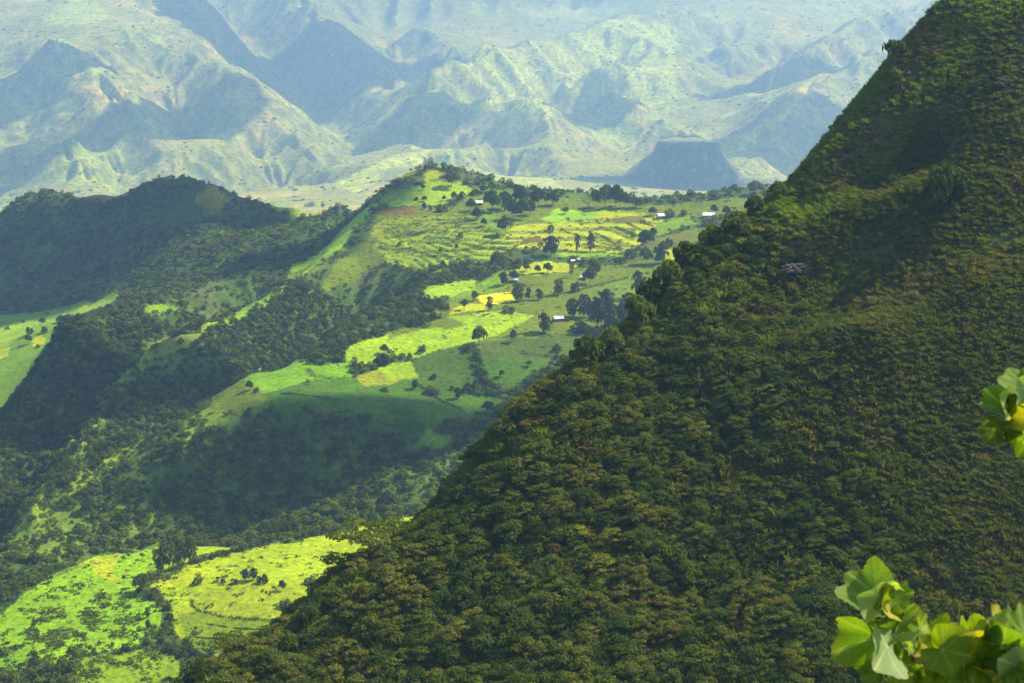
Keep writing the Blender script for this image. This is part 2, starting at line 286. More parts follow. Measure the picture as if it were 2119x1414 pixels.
# (colour, minimum distance, terraces?, outline of the field)
FIELDS = [
 (OLV,1200,0,[(790,440),(860,425),(940,430),(985,384),(1040,394),(1200,411),(1330,425),(1560,408),(1560,440),(1300,450),(1240,440),(1100,470),(1000,480),(900,500),(800,540),(760,560),(700,590),(660,600),(700,540),(760,490)]),
 (OLV,1000,0,[(1040,560),(1300,545),(1420,530),(1400,600),(1330,650),(1150,700),(1200,740),(1040,730),(960,720),(880,690),(900,640),(960,600)]),
 ((.34,.36,.01),1200,0,[(886,352),(923,362),(889,376),(868,372)]),
 (LIME,1200,0,[(886,377),(949,380),(990,394),(952,407),(930,418),(872,428),(800,430),(782,420),(840,395)]),
 (GRN,1200,0,[(782,420),(800,404),(860,385),(886,377),(840,400),(800,425)]),
 (BRN,1200,0,[(790,432),(867,430),(855,447),(782,446)]),
 ((.24,.29,.02),1200,2,[(785,455),(860,448),(960,437),(1000,440),(1000,470),(900,482),(787,494),(755,510)]),
 ((.30,.40,.012),1200,2,[(787,492),(900,480),(1000,470),(1045,482),(1070,505),(1040,530),(960,545),(880,558),(800,535),(770,515)]),
 (GRN,1200,0,[(991,442),(1060,450),(1090,462),(1060,480),(1030,482),(1000,470)]),
 (YEL,1200,2,[(1060,467),(1142,462),(1227,454),(1320,440),(1370,452),(1357,478),(1320,512),(1283,522),(1158,522),(1070,512),(1040,490)]),
 ((.27,.46,.004),1200,0,[(1150,432),(1238,432),(1230,453),(1142,462),(1120,455)]),
 (YEL,1200,0,[(1238,434),(1320,440),(1266,454),(1230,453)]),
 ((.17,.16,.05),1200,0,[(1266,452),(1343,446),(1340,459),(1270,461)]),
 (GRN,1200,0,[(1357,460),(1430,445),(1440,462),(1354,492)]),
 ((.15,.17,.04),1100,0,[(1362,493),(1453,468),(1520,476),(1465,512),(1382,518),(1300,545),(1290,530)]),
 (LIME,1200,0,[(1485,461),(1535,460),(1510,478),(1480,474)]),
 (YEL,1000,0,[(1375,517),(1435,515),(1420,536),(1375,536)]),
 (BRN,1200,0,[(1078,492),(1120,487),(1125,505),(1080,505)]),
 ((.25,.40,.006),1100,0,[(1145,523),(1255,521),(1292,530),(1170,537)]),
 (YEL,1100,0,[(1054,560),(1127,541),(1200,541),(1180,562),(1100,572)]),
 ((.15,.22,.03),1000,0,[(1150,625),(1220,600),(1300,572),(1408,540),(1400,575),(1340,610),(1200,640)]),
 (LIME,1000,0,[(868,622),(886,592),(990,579),(985,594),(930,614)]),
 (GRN,1000,0,[(923,622),(985,592),(1030,570),(1045,592),(1003,608)]),
 (RAPE,1000,0,[(989,612),(1056,604),(1064,619),(1037,629),(998,627)]),
 (YEL,1000,0,[(945,634),(1000,627),(1008,642),(925,652)]),
 (LIME,900,0,[(715,722),(805,690),(860,680),(960,674),(920,657),(1035,643),(1110,655),(1045,687),(975,710),(870,737),(800,742),(760,758),(715,752)]),
 ((.30,.45,.006),900,0,[(860,708),(960,690),(1020,672),(1000,690),(930,715),(880,722)]),
 (OLV,900,0,[(795,690),(850,676),(870,684),(810,700)]),
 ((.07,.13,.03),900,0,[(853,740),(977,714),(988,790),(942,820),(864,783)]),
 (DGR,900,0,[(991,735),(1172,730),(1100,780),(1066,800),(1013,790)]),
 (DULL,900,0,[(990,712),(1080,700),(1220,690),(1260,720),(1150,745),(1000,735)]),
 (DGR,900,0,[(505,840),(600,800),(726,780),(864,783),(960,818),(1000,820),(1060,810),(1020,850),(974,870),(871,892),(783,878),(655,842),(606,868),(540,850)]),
 ((.17,.33,.006),900,0,[(496,795),(542,764),(641,753),(728,752),(726,785),(641,788),(546,815)]),
 ((.28,.30,.03),900,0,[(735,778),(850,747),(866,783),(755,800)]),
 (LIME,900,0,[(780,762),(850,747),(862,780),(800,790)]),
 (GRN,900,0,[(836,920),(889,889),(940,896),(906,933)]),
 (LIME,850,0,[(985,930),(1030,905),(1016,935)]),
 (OLV,850,0,[(400,842),(450,815),(495,795),(560,830),(500,850),(440,860)]),
 # lower spur
 ((.24,.42,.004),600,0,[(-60,1330),(-40,1290),(10,1262),(30,1250),(85,1204),(170,1165),(238,1146),(318,1138),(323,1187),(276,1225),(331,1255),(340,1297),(297,1331),(183,1354),(115,1375),(60,1360)]),
 (YEL,600,0,[(170,1165),(210,1150),(250,1150),(230,1185),(250,1205),(200,1200)]),
 ((.34,.46,.008),600,0,[(318,1138),(403,1133),(480,1138),(416,1163),(323,1187)]),
 ((.33,.42,.008),600,0,[(306,1208),(374,1178),(510,1134),(650,1114),(833,1074),(905,1050),(920,1065),(840,1130),(720,1180),(690,1230),(660,1250),(650,1290),(620,1320),(531,1345),(425,1360),(361,1314),(353,1255)]),
 ((.43,.50,.006),600,0,[(306,1208),(374,1178),(440,1175),(450,1195),(360,1215)]),
 ((.40,.48,.006),600,0,[(620,1125),(833,1078),(860,1085),(760,1110),(650,1135)]),
 ((.31,.37,.012),600,0,[(395,1250),(425,1225),(595,1204),(650,1240),(640,1290),(527,1284),(412,1265)]),
 ((.20,.28,.015),600,0,[(370,1275),(412,1267),(527,1288),(620,1295),(600,1330),(531,1345),(425,1355),(380,1310)]),
 ((.20,.38,.005),600,0,[(-40,1375),(60,1340),(58,1384),(-40,1414)]),
 ((.20,.30,.012),600,0,[(160,1365),(300,1345),(416,1374),(440,1440),(150,1440)]),
 # valley on the left
 (GRN,1150,0,[(-80,680),(0,656),(88,642),(177,624),(246,604),(240,627),(177,654),(122,672),(90,728),(55,782),(0,870),(-80,960)]),
 (LIME,1150,0,[(-40,690),(60,662),(120,660),(90,690),(40,700),(-20,730)]),
 (YEL,1150,0,[(66,700),(95,690),(92,712),(70,716)]),
 (YEL,1150,0,[(-20,725),(18,722),(15,738),(-20,745)]),
 (LIME,1150,0,[(120,655),(180,632),(240,620),(180,648),(130,664)]),
 ((.20,.32,.008),1100,0,[(290,640),(330,632),(365,636),(320,655)]),
 ((.26,.42,.005),1150,0,[(700,482),(657,525),(608,550),(566,600),(601,585),(654,545),(700,515),(760,450),(790,420),(765,425)]),
 ((.20,.34,.012),1000,0,[(470,655),(500,640),(540,615),(570,600),(560,620),(500,655)]),
 ((.17,.20,.03),1000,0,[(305,715),(345,690),(390,690),(420,700),(370,720),(330,724)]),
 # shoulder of the blue mountain
 ((.33,.40,.015),1600,0,[(540,414),(600,424),(672,436),(668,446),(600,440),(560,432)]),
 ((.28,.24,.05),1600,0,[(400,398),(440,392),(492,414),(440,434),(410,425)]),
 ((.24,.21,.07),1600,0,[(150,400),(268,397),(266,406),(155,410)]),
 # far range
 ((.34,.44,.05),2500,0,[(85,88),(130,80),(228,152),(190,158),(155,162),(128,165),(125,112)]),
 ((.30,.42,.07),2500,0,[(88,30),(140,0),(200,0),(232,36),(190,52),(95,55)]),
 ((.42,.36,.16),2500,0,[(128,165),(190,158),(270,190),(240,215),(200,235),(160,200)]),
 ((.36,.44,.06),2500,0,[(690,380),(780,340),(870,306),(940,330),(900,345),(830,335),(740,400)]),
 ((.34,.42,.07),2500,0,[(930,210),(1000,200),(1110,196),(1145,225),(1130,250),(1060,225),(950,232)]),
 ((.34,.42,.08),2500,0,[(920,145),(1000,95),(1100,86),(1180,72),(1290,35),(1400,60),(1400,200),(1290,200),(1150,190),(1010,185)]),
 ((.50,.38,.15),2500,0,[(1290,200),(1330,215),(1440,285),(1400,285),(1330,270)]),
 ((.34,.42,.07),2500,0,[(960,340),(1100,350),(1170,390),(1000,392)]),
 ((.34,.42,.06),2500,0,[(1500,318),(1545,275),(1605,236),(1700,200),(1600,262),(1530,310)]),
 ((.32,.40,.07),2500,0,[(1545,195),(1600,155),(1680,190),(1600,210)]),
 ((.28,.40,.08),2500,0,[(-100,430),(-50,400),(60,395),(0,440)]),
]
col = np.empty((NY, NS, 3), np.float32)
n1 = fbm(GX, GY, 60, 4, 31); n2 = fbm(GX, GY, 420, 4, 33); n3 = fbm(GX, GY, 18, 3, 35)
def mixc(base, other, t): return base*(1-t[...,None])+np.array(other, np.float32)*t[...,None]
b0 = np.broadcast_to(np.array((.05,.085,.014), np.float32), col.shape).copy()
b0 = mixc(b0, (.10,.155,.015), sstep(0.0, .5, n1)*0.8); b0 = mixc(b0, (.13,.11,.04), sstep(.15,.6,fbm(GX,GY,75,3,36))*.5)
f0 = np.broadcast_to(np.array((.30,.29,.05), np.float32), col.shape).copy()
f0 = mixc(f0, (.50,.38,.12), sstep(.05,.45,n2)*.8); f0 = mixc(f0, (.36,.42,.035), sstep(.1,.4,fbm(GX,GY,560,3,37))*.7)
f0 = mixc(f0, (.12,.14,.05), sstep(.35,.9,steep)*.6*sstep(-.3,.2,n1)); f0 = mixc(f0, (.06,.09,.04), sstep(.22,.4,n3)*.5)
h0 = np.broadcast_to(np.array((.055,.075,.018), np.float32), col.shape).copy()
h0 = mixc(h0, (.13,.15,.025), sstep(0,.5,fbm(GX,GY,28,4,38))); h0 = mixc(h0, (.15,.11,.045), sstep(.15,.5,fbm(GX,GY,19,4,39))*.6)
mg = sstep(2100, 2600, GY)
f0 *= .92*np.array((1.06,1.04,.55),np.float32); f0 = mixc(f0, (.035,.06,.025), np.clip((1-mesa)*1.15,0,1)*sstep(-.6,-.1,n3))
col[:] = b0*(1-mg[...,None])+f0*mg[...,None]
col[:] = col*(1-nearm[...,None])+h0*nearm[...,None]
isfield = np.zeros((NY,NS), bool); scrubby = isfield.copy(); terr = np.zeros((NY,NS), np.float32)
wx = fbm(GX, GY, 22, 3, 41)*GY*0.0045; wy = fbm(GX, GY, 22, 3, 44)*GY*0.009
Zpre = Z.copy()
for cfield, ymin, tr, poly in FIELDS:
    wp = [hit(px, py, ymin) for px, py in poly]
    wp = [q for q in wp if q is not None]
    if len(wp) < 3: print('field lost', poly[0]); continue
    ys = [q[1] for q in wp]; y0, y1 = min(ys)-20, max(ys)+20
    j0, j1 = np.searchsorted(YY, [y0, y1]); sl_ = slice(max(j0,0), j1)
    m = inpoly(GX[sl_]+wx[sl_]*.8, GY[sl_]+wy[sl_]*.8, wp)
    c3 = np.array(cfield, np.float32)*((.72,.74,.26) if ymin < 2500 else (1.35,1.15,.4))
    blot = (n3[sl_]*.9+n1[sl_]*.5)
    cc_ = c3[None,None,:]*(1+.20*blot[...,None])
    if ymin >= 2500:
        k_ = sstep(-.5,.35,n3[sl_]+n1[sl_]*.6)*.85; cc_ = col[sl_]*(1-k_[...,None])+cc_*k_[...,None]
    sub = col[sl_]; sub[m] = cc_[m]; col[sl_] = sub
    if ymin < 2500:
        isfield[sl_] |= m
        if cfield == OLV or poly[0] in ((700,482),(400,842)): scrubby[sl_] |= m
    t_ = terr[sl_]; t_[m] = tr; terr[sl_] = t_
crestd = np.full(GX.shape, 1e9, np.float32); cm_ = (GY > 700) & (GY < 1800); cgx, cgy = GX[cm_], GY[cm_]; best = np.full(cgx.shape, 1e9)
for side, ds, drop, ln in RIDGES:
    if side == 'left' and ds[0] != 28:
        for a, b in zip(ln[:-1], ln[1:]):
            vx, vy = b[0]-a[0], b[1]-a[1]; t_ = np.clip(((cgx-a[0])*vx+(cgy-a[1])*vy)/(vx*vx+vy*vy+1e-9), 0, 1)
            best = np.minimum(best, np.hypot(cgx-a[0]-t_*vx, cgy-a[1]-t_*vy))
crestd[cm_] = best
crestm = np.exp(-(crestd/(9+7*fbm(GX,GY,60,3,161)))**2)*sstep(-.45,.1,fbm(GX,GY,45,3,162))*(1-isfield)
col[:] = mixc(col, (.18,.25,.012), np.clip(crestm*1.25,0,1))  # grass strips on the spur crests, painted bright to mimic sunlit highlights
dslope = np.zeros(GX.shape, np.float32)
for (px, py, rad) in [(330,960,55),(250,1020,50),(160,1080,50),(400,890,40),(470,850,35),(300,1090,40),(90,1150,45),(650,1040,45),(850,990,45),(950,940,40)]:
    h = hit(px, py, 850)
    if h: dslope = np.maximum(dslope, np.exp(-((GX-h[0])**2+(GY-h[1])**2)/rad**2).astype(np.float32))
col[:] = mixc(col, (.13,.20,.012), np.clip(dslope*(1-isfield)*sstep(-.3,.25,n1),0,1)*.9)
fb = blur(isfield.astype(np.float32), 2)
fieldw = fb*(1-farm)
Zs = Z0+midm*fbm(GX, GY, 90, 3, 6)*1.2+fbm(GX,GY,9,3,61)*0.25
Z = Z*(1-fieldw)+Zs*fieldw
# terraces: the ground really steps
tw = blur((terr > 1).astype(np.float32), 2)
Hs = 1.9; q = (Z+1.6*fbm(GX,GY,70,3,51))/Hs; fl = np.floor(q); fr = q-fl
stair = (fl+np.clip((fr-.62)/.38, 0, 1))*Hs-1.6*fbm(GX,GY,70,3,51)
Z = Z*(1-tw)+stair*tw
riser = (fr > .62)*tw
col[:] = mixc(col, (.05,.08,.02), np.clip(riser*sstep(-.45,.25,fbm(GX,GY,25,3,52)),0,1)*.85)
col = np.clip(col, .004, .8)

def grid_mesh(name, X, Y, Zz, cl, mat):
    ny, nx = X.shape; me = bpy.data.meshes.new(name)
    i = np.arange(ny*nx).reshape(ny,nx); n = (ny-1)*(nx-1)
    f = np.stack([i[:-1,:-1],i[:-1,1:],i[1:,1:],i[1:,:-1]],-1).reshape(-1)
    me.vertices.add(ny*nx); me.vertices.foreach_set('co', np.stack([X,Y,Zz],-1).astype(np.float32).ravel())
    me.loops.add(n*4); me.loops.foreach_set('vertex_index', f.astype(np.int32))
    me.polygons.add(n); me.polygons.foreach_set('loop_start', np.arange(0,4*n,4,dtype=np.int32))
    me.update(); me.shade_smooth()
    a = me.color_attributes.new('col', 'FLOAT_COLOR', 'POINT')
    a.data.foreach_set('color', np.concatenate([cl.reshape(-1,3), np.ones((ny*nx,1))],1).astype(np.float32).ravel())
    me.materials.append(mat); return me

def nodes(name):
    m = bpy.data.materials.new(name); m.use_nodes = True; t = m.node_tree; t.nodes.clear(); return m, t
def ground_mat(name, scales, bump, bdist):
    m, t = nodes(name); N = t.nodes.new; K = t.links.new
    at = N('ShaderNodeAttribute'); at.attribute_name = 'col'; geo = N('ShaderNodeNewGeometry')
    prev = at.outputs['Color']; bh = None
    for i, (sc_, lo, hi) in enumerate(scales):
        no = N('ShaderNodeTexNoise'); no.inputs['Scale'].default_value = 1/sc_; no.inputs['Detail'].default_value = 5; no.inputs['Roughness'].default_value = .65
        K(geo.outputs['Position'], no.inputs['Vector'])
        mr = N('ShaderNodeMapRange'); mr.inputs[1].default_value = .3; mr.inputs[2].default_value = .7; mr.inputs[3].default_value = lo; mr.inputs[4].default_value = hi
        K(no.outputs['Fac'], mr.inputs[0])
        vm = N('ShaderNodeVectorMath'); vm.operation = 'SCALE'; K(prev, vm.inputs[0]); K(mr.outputs[0], vm.inputs['Scale']); prev = vm.outputs[0]
        bh = no.outputs['Fac']
    bs_ = N('ShaderNodeBsdfPrincipled'); K(prev, bs_.inputs['Base Color']); bs_.inputs['Roughness'].default_value = .95; bs_.inputs['Specular IOR Level'].default_value = .1
    bp = N('ShaderNodeBump'); bp.inputs['Strength'].default_value = bump; bp.inputs['Distance'].default_value = bdist; K(bh, bp.inputs['Height']); K(bp.outputs[0], bs_.inputs['Normal'])
    o = N('ShaderNodeOutputMaterial'); K(bs_.outputs[0], o.inputs[0]); return m
mg_far = ground_mat('far_slopes', [(110,.8,1.25),(24,.55,1.45)], .8, 9)
mg_mid = ground_mat('valley_ground', [(25,.85,1.2),(3.0,.6,1.4)], .6, 1.0)
mg_near = ground_mat('hillside_ground', [(12,.8,1.2),(1.2,.5,1.5)], .8, .5)
def tag(o, label, cat=None, group=None, kind=None):
    o['label'] = label
    if cat: o['category'] = cat
    if group: o['group'] = group
    if kind: o['kind'] = kind
    return o
def land(name, y0, y1, mat, label):
    a, b = np.searchsorted(YY, [y0, y1]); b = min(b+1, NY); sl_ = slice(a, b)
    o = bpy.data.objects.new(name, grid_mesh(name, GX[sl_], GY[sl_], Z[sl_], col[sl_], mat)); C.objects.link(o)
    return tag(o, label, 'terrain', None, 'structure')
land('hillside', 0, 560, mg_near, 'steep dark green hillside filling the right half of the view')
land('valley_terrain', 560, 2350, mg_mid, 'green ridges, terraced fields and gullies in the middle of the valley')
land('mountain_range', 2350, 19000, mg_far, 'hazy blue mountain spurs across the valley')
# the ledge the viewer stands on, falling away to the foot of the slope
yl = np.array([-80,-40,-15,-5,0,1.5,3,4.5,6,9,13,20,30,45,60,80,100,125,150.0]); zr = Z[0]
lx, ly = np.meshgrid(S*150, yl)
tl = np.clip((ly-1.5)/148.5, 0, 1); lz = -2.1*(1-tl)+zr[None,:]*tl+fbm(lx,ly,4,3,71)*.25*(ly < 140)-np.where((ly > 1.5)&(ly < 140), 1.5, 0)+np.where(ly < 0, -ly*.25, 0)
lc = np.broadcast_to(np.array((.09,.10,.035),np.float32), lx.shape+(3,)).copy()
tag(bpy.data.objects.new('ledge', grid_mesh('ledge', lx, ly, lz, lc, mg_near)), 'grassy ledge under the viewpoint', 'terrain', None, 'structure')
C.objects.link(bpy.data.objects['ledge'])
# ---------------------------------------------------------------- foliage: prototypes
def leaf_mat(name, c0, c1, trans=.35, sat=1.0):
    m, t = nodes(name); N = t.nodes.new; K = t.links.new
    oi = N('ShaderNodeObjectInfo'); at = N('ShaderNodeAttribute'); at.attribute_name = 'v'
    mx_ = N('ShaderNodeMix'); mx_.data_type = 'RGBA'; mx_.inputs['A'].default_value = (*c0,1); mx_.inputs['B'].default_value = (*c1,1)
    ad = N('ShaderNodeMath'); ad.operation = 'MULTIPLY_ADD'; K(at.outputs['Fac'], ad.inputs[0]); ad.inputs[1].default_value = .55
    ml = N('ShaderNodeMath'); ml.operation = 'MULTIPLY'; K(oi.outputs['Random'], ml.inputs[0]); ml.inputs[1].default_value = .55
    K(ml.outputs[0], ad.inputs[2]); ad.use_clamp = True; K(ad.outputs[0], mx_.inputs['Factor'])
    df = N('ShaderNodeBsdfDiffuse'); tr = N('ShaderNodeBsdfTranslucent'); ms = N('ShaderNodeMixShader'); ms.inputs[0].default_value = trans
    vm = N('ShaderNodeVectorMath'); vm.operation = 'MULTIPLY'; K(mx_.outputs['Result'], vm.inputs[0]); vm.inputs[1].default_value = (1.3,1.45,.45)
    K(mx_.outputs['Result'], df.inputs[0]); K(vm.outputs[0], tr.inputs[0]); K(df.outputs[0], ms.inputs[1]); K(tr.outputs[0], ms.inputs[2])
    o = N('ShaderNodeOutputMaterial'); K(ms.outputs[0], o.inputs[0]); return m
LM = {
 'dark': leaf_mat('dark_leaves', (.030,.052,.012), (.09,.13,.02)),
 'mid': leaf_mat('green_leaves', (.060,.084,.016), (.15,.18,.028)),
 'olive': leaf_mat('olive_leaves', (.085,.10,.016), (.20,.20,.03)),
 'brown': leaf_mat('dry_leaves', (.09,.07,.022), (.22,.15,.045)),
 'bright': leaf_mat('young_leaves', (.10,.16,.012), (.24,.30,.025)),
 'grey': leaf_mat('grey_leaves', (.055,.06,.045), (.10,.10,.07), .2),
 'grass': leaf_mat('grass_blades', (.055,.075,.016), (.15,.16,.035)),
 'drygrass': leaf_mat('dry_grass', (.12,.11,.035), (.24,.20,.07)),
}
def bark_mat():
    m, t = nodes('bark'); b = t.nodes.new('ShaderNodeBsdfPrincipled'); no = t.nodes.new('ShaderNodeTexNoise'); no.inputs['Scale'].default_value = 3
    cr = t.nodes.new('ShaderNodeValToRGB'); cr.color_ramp.elements[0].color = (.07,.05,.035,1); cr.color_ramp.elements[1].color = (.2,.16,.12,1)
    t.links.new(no.outputs[0], cr.inputs[0]); t.links.new(cr.outputs[0], b.inputs['Base Color']); b.inputs['Roughness'].default_value = .9
    o = t.nodes.new('ShaderNodeOutputMaterial'); t.links.new(b.outputs[0], o.inputs[0]); return m
BARK = bark_mat()
def quads_mesh(name, cen, nrm, size, mat, rng, vval, elong=1.5, up=0.0):
    """many small leaf-shaped faces (a folded rhombus each) around the given centres"""
    n = len(cen); nrm = nrm/(np.linalg.norm(nrm,axis=1,keepdims=True)+1e-9)
    r = rng.normal(size=(n,3)); r[:,2] += up
    t1 = np.cross(nrm, r); t1 /= np.linalg.norm(t1,axis=1,keepdims=True)+1e-9; t2 = np.cross(nrm, t1)
    s = size*(.6+.8*rng.random((n,1)))
    v0 = cen-t1*s*elong*.5; v2 = cen+t1*s*elong*.5; v1 = cen+t2*s*.5+nrm*s*.12; v3 = cen-t2*s*.5+nrm*s*.12
    co = np.stack([v0,v1,v2,v3],1).reshape(-1,3)
    me = bpy.data.meshes.new(name); me.vertices.add(4*n); me.vertices.foreach_set('co', co.astype(np.float32).ravel())
    me.loops.add(4*n); me.loops.foreach_set('vertex_index', np.arange(4*n, dtype=np.int32))
    me.polygons.add(n); me.polygons.foreach_set('loop_start', np.arange(0,4*n,4,dtype=np.int32)); me.update()
    a = me.attributes.new('v', 'FLOAT', 'POINT'); a.data.foreach_set('value', np.repeat(vval, 4).astype(np.float32))
    me.materials.append(mat); return me
def crown_pts(rng, lobes, n, fill=.35, fuzz=.05):
    """points near the surfaces of a set of lobes (cx,cy,cz,rx,ry,rz), none deep inside another"""
    L_ = np.array(lobes, float); w_ = (L_[:,3]*L_[:,4])**.8; w_ /= w_.sum()
    k = rng.choice(len(L_), n*2, p=w_); d = rng.normal(size=(n*2,3)); d /= np.linalg.norm(d,axis=1,keepdims=True)
    d[:,2] = np.where(d[:,2] < -.35, -d[:,2], d[:,2])
    rad = 1-fill*rng.random((n*2,1))**1.6+rng.normal(size=(n*2,1))*fuzz
    p = L_[k,:3]+d*L_[k,3:6]*rad
    ins = np.zeros(n*2, bool)
    for j in range(len(L_)):
        q = (p-L_[j,:3])/L_[j,3:6]; ins |= ((q*q).sum(1) < .45) & (k != j)
    keep_ = np.nonzero(~ins)[0][:n]; lv = rng.random(len(L_))
    return p[keep_], d[keep_], lv[k[keep_]]
def crown(name, seed, rx, ry, rz, nl, lobe, n, leaf, mat, z0=0.0, shape='round', elong=1.5, fuzz=.07):
    rng = np.random.default_rng(seed); lobes = []
    for i in range(nl):
        a = 2.39996*i+rng.random()*.8; t = (i+.5)/nl
        if shape == 'round': zz = t*1.5-.35; rr = math.sqrt(max(.02, 1-min(1,abs(zz))**2))*.72
        elif shape == 'tall': zz = t*1.8-.9; rr = .55*(1-abs(zz)**2.5)+.05
        elif shape == 'mound': zz = t*.85; rr = math.sqrt(max(.02,1-zz*zz))*.85
        elif shape == 'cone': zz = t*2-1; rr = .75*(1-t)+.05
        else: zz = rng.random()*.5-.2; rr = math.sqrt(t)*.88     # flat table crown
        sc_ = lobe*(.55+.9*rng.random())
        lobes.append((math.cos(a)*rr*rx, math.sin(a)*rr*ry, z0+rz+zz*rz if shape != 'mound' else z0+zz*rz, sc_*rx, sc_*ry, sc_*rz*(1 if shape != 'tall' else .45)))
    p, d, lv = crown_pts(rng, lobes, n, .35, fuzz)
    nr = d+rng.normal(size=d.shape)*.55; nr[:,2] += .25
    v = np.clip(.5*lv+.5*rng.random(len(p)), 0, 1)
    return quads_mesh(name, p, nr, leaf, mat, rng, v, elong)
def trunk_mesh(name, seed, h, r, crown_r, nb=5, lean=0.1, split=.45):
    rng = random.Random(seed); bm = bmesh.new()
    def tube(p0, p1, r0, r1, seg=6, steps=4, wob=.04):
        rings = []; ax = (p1-p0); ln = ax.length; q = ax.to_track_quat('Z','Y')
        for i in range(steps+1):
            t = i/steps; c_ = p0.lerp(p1, t)+Vector((rng.uniform(-1,1),rng.uniform(-1,1),0))*wob*ln*(0 < i < steps)
            rr = r0*(1-t)+r1*t
            rings.append([bm.verts.new(c_+q@Vector((math.cos(2*math.pi*k/seg)*rr, math.sin(2*math.pi*k/seg)*rr, 0))) for k in range(seg)])
        for a_, b_ in zip(rings[:-1], rings[1:]):
            for k in range(seg): bm.faces.new((a_[k], a_[(k+1)%seg], b_[(k+1)%seg], b_[k]))
        bm.faces.new(rings[-1])
    base = Vector((0,0,-.4)); fork = Vector((rng.uniform(-lean,lean)*h, rng.uniform(-lean,lean)*h, h*split))
    tube(base, fork, r, r*.65)
    for i in range(nb):
        a = 2*math.pi*i/nb+rng.random(); e = Vector((math.cos(a)*crown_r*rng.uniform(.4,.8), math.sin(a)*crown_r*rng.uniform(.4,.8), h*rng.uniform(.75,1.0)))
        tube(fork, e, r*.5, r*.12)
    me = bpy.data.meshes.new(name); bm.to_mesh(me); bm.free(); me.shade_smooth(); me.materials.append(BARK); return me
def tuft(name, seed, n, h, r, mat):
    rng = np.random.default_rng(seed); a = rng.random(n)*6.283; rr = np.sqrt(rng.random(n))*r
    c0 = np.stack([np.cos(a)*rr, np.sin(a)*rr, np.zeros(n)],1); ln = h*(.5+.7*rng.random(n))
    lean = np.stack([np.cos(a)*.5+rng.normal(size=n)*.25, np.sin(a)*.5+rng.normal(size=n)*.25, np.ones(n)],1); lean /= np.linalg.norm(lean,axis=1,keepdims=True)
    tip = c0+lean*ln[:,None]; mid_ = c0+lean*ln[:,None]*.55+np.array([0,0,.06])*h; sd_ = np.stack([-np.sin(a),np.cos(a),np.zeros(n)],1)*h*.075
    tip[:,2] -= ln*.12
    co = np.stack([c0-sd_*.4, mid_-sd_, tip, mid_+sd_],1).reshape(-1,3)
    me = bpy.data.meshes.new(name); me.vertices.add(4*n); me.vertices.foreach_set('co', co.astype(np.float32).ravel())
    me.loops.add(4*n); me.loops.foreach_set('vertex_index', np.arange(4*n, dtype=np.int32))
    me.polygons.add(n); me.polygons.foreach_set('loop_start', np.arange(0,4*n,4,dtype=np.int32)); me.update()
    at = me.attributes.new('v','FLOAT','POINT'); at.data.foreach_set('value', np.repeat(rng.random(n),4).astype(np.float32)); me.materials.append(mat); return me

def scatter(name, pts_, scl, rot, idx, protos, label, cat='vegetation'):
    """uncountable cover: one object, a prototype set on every point"""
    me = bpy.data.meshes.new(name); me.vertices.add(len(pts_)); me.vertices.foreach_set('co', np.asarray(pts_, np.float32).ravel())
    for nm, ty, arr in (('sc','FLOAT_VECTOR',scl), ('ro','FLOAT_VECTOR',rot)):
        a = me.attributes.new(nm, ty, 'POINT'); a.data.foreach_set('vector', np.asarray(arr, np.float32).ravel())
    a = me.attributes.new('ix','INT','POINT'); a.data.foreach_set('value', np.asarray(idx, np.int32))
    o = bpy.data.objects.new(name, me); C.objects.link(o)
    ng = bpy.data.node_groups.new(name+'_nodes', 'GeometryNodeTree'); ng.interface.new_socket('Geometry', in_out='INPUT', socket_type='NodeSocketGeometry')
    ng.interface.new_socket('Geometry', in_out='OUTPUT', socket_type='NodeSocketGeometry'); N = ng.nodes.new; K = ng.links.new
    gi = N('NodeGroupInput'); go = N('NodeGroupOutput'); ip = N('GeometryNodeInstanceOnPoints'); g2 = N('GeometryNodeGeometryToInstance')
    for me_ in reversed(protos):                   # last linked comes first
        ob = bpy.data.objects.new(me_.name, me_); oi = N('GeometryNodeObjectInfo'); oi.inputs['Object'].default_value = ob; oi.inputs['As Instance'].default_value = True
        K(oi.outputs['Geometry'], g2.inputs[0])
    K(gi.outputs[0], ip.inputs['Points']); K(g2.outputs[0], ip.inputs['Instance']); ip.inputs['Pick Instance'].default_value = True
    def named(nm, ty):
        n = N('GeometryNodeInputNamedAttribute'); n.data_type = ty; n.inputs['Name'].default_value = nm; return [s for s in n.outputs if s.enabled][0]
    K(named('ix','INT'), ip.inputs['Instance Index']); K(named('sc','FLOAT_VECTOR'), ip.inputs['Scale'])
    e2 = N('FunctionNodeEulerToRotation'); K(named('ro','FLOAT_VECTOR'), e2.inputs[0]); K(e2.outputs[0], ip.inputs['Rotation'])
    K(ip.outputs[0], go.inputs[0])
    md = o.modifiers.new('scatter', 'NODES'); md.node_group = ng
    return tag(o, label, None, None, 'stuff')

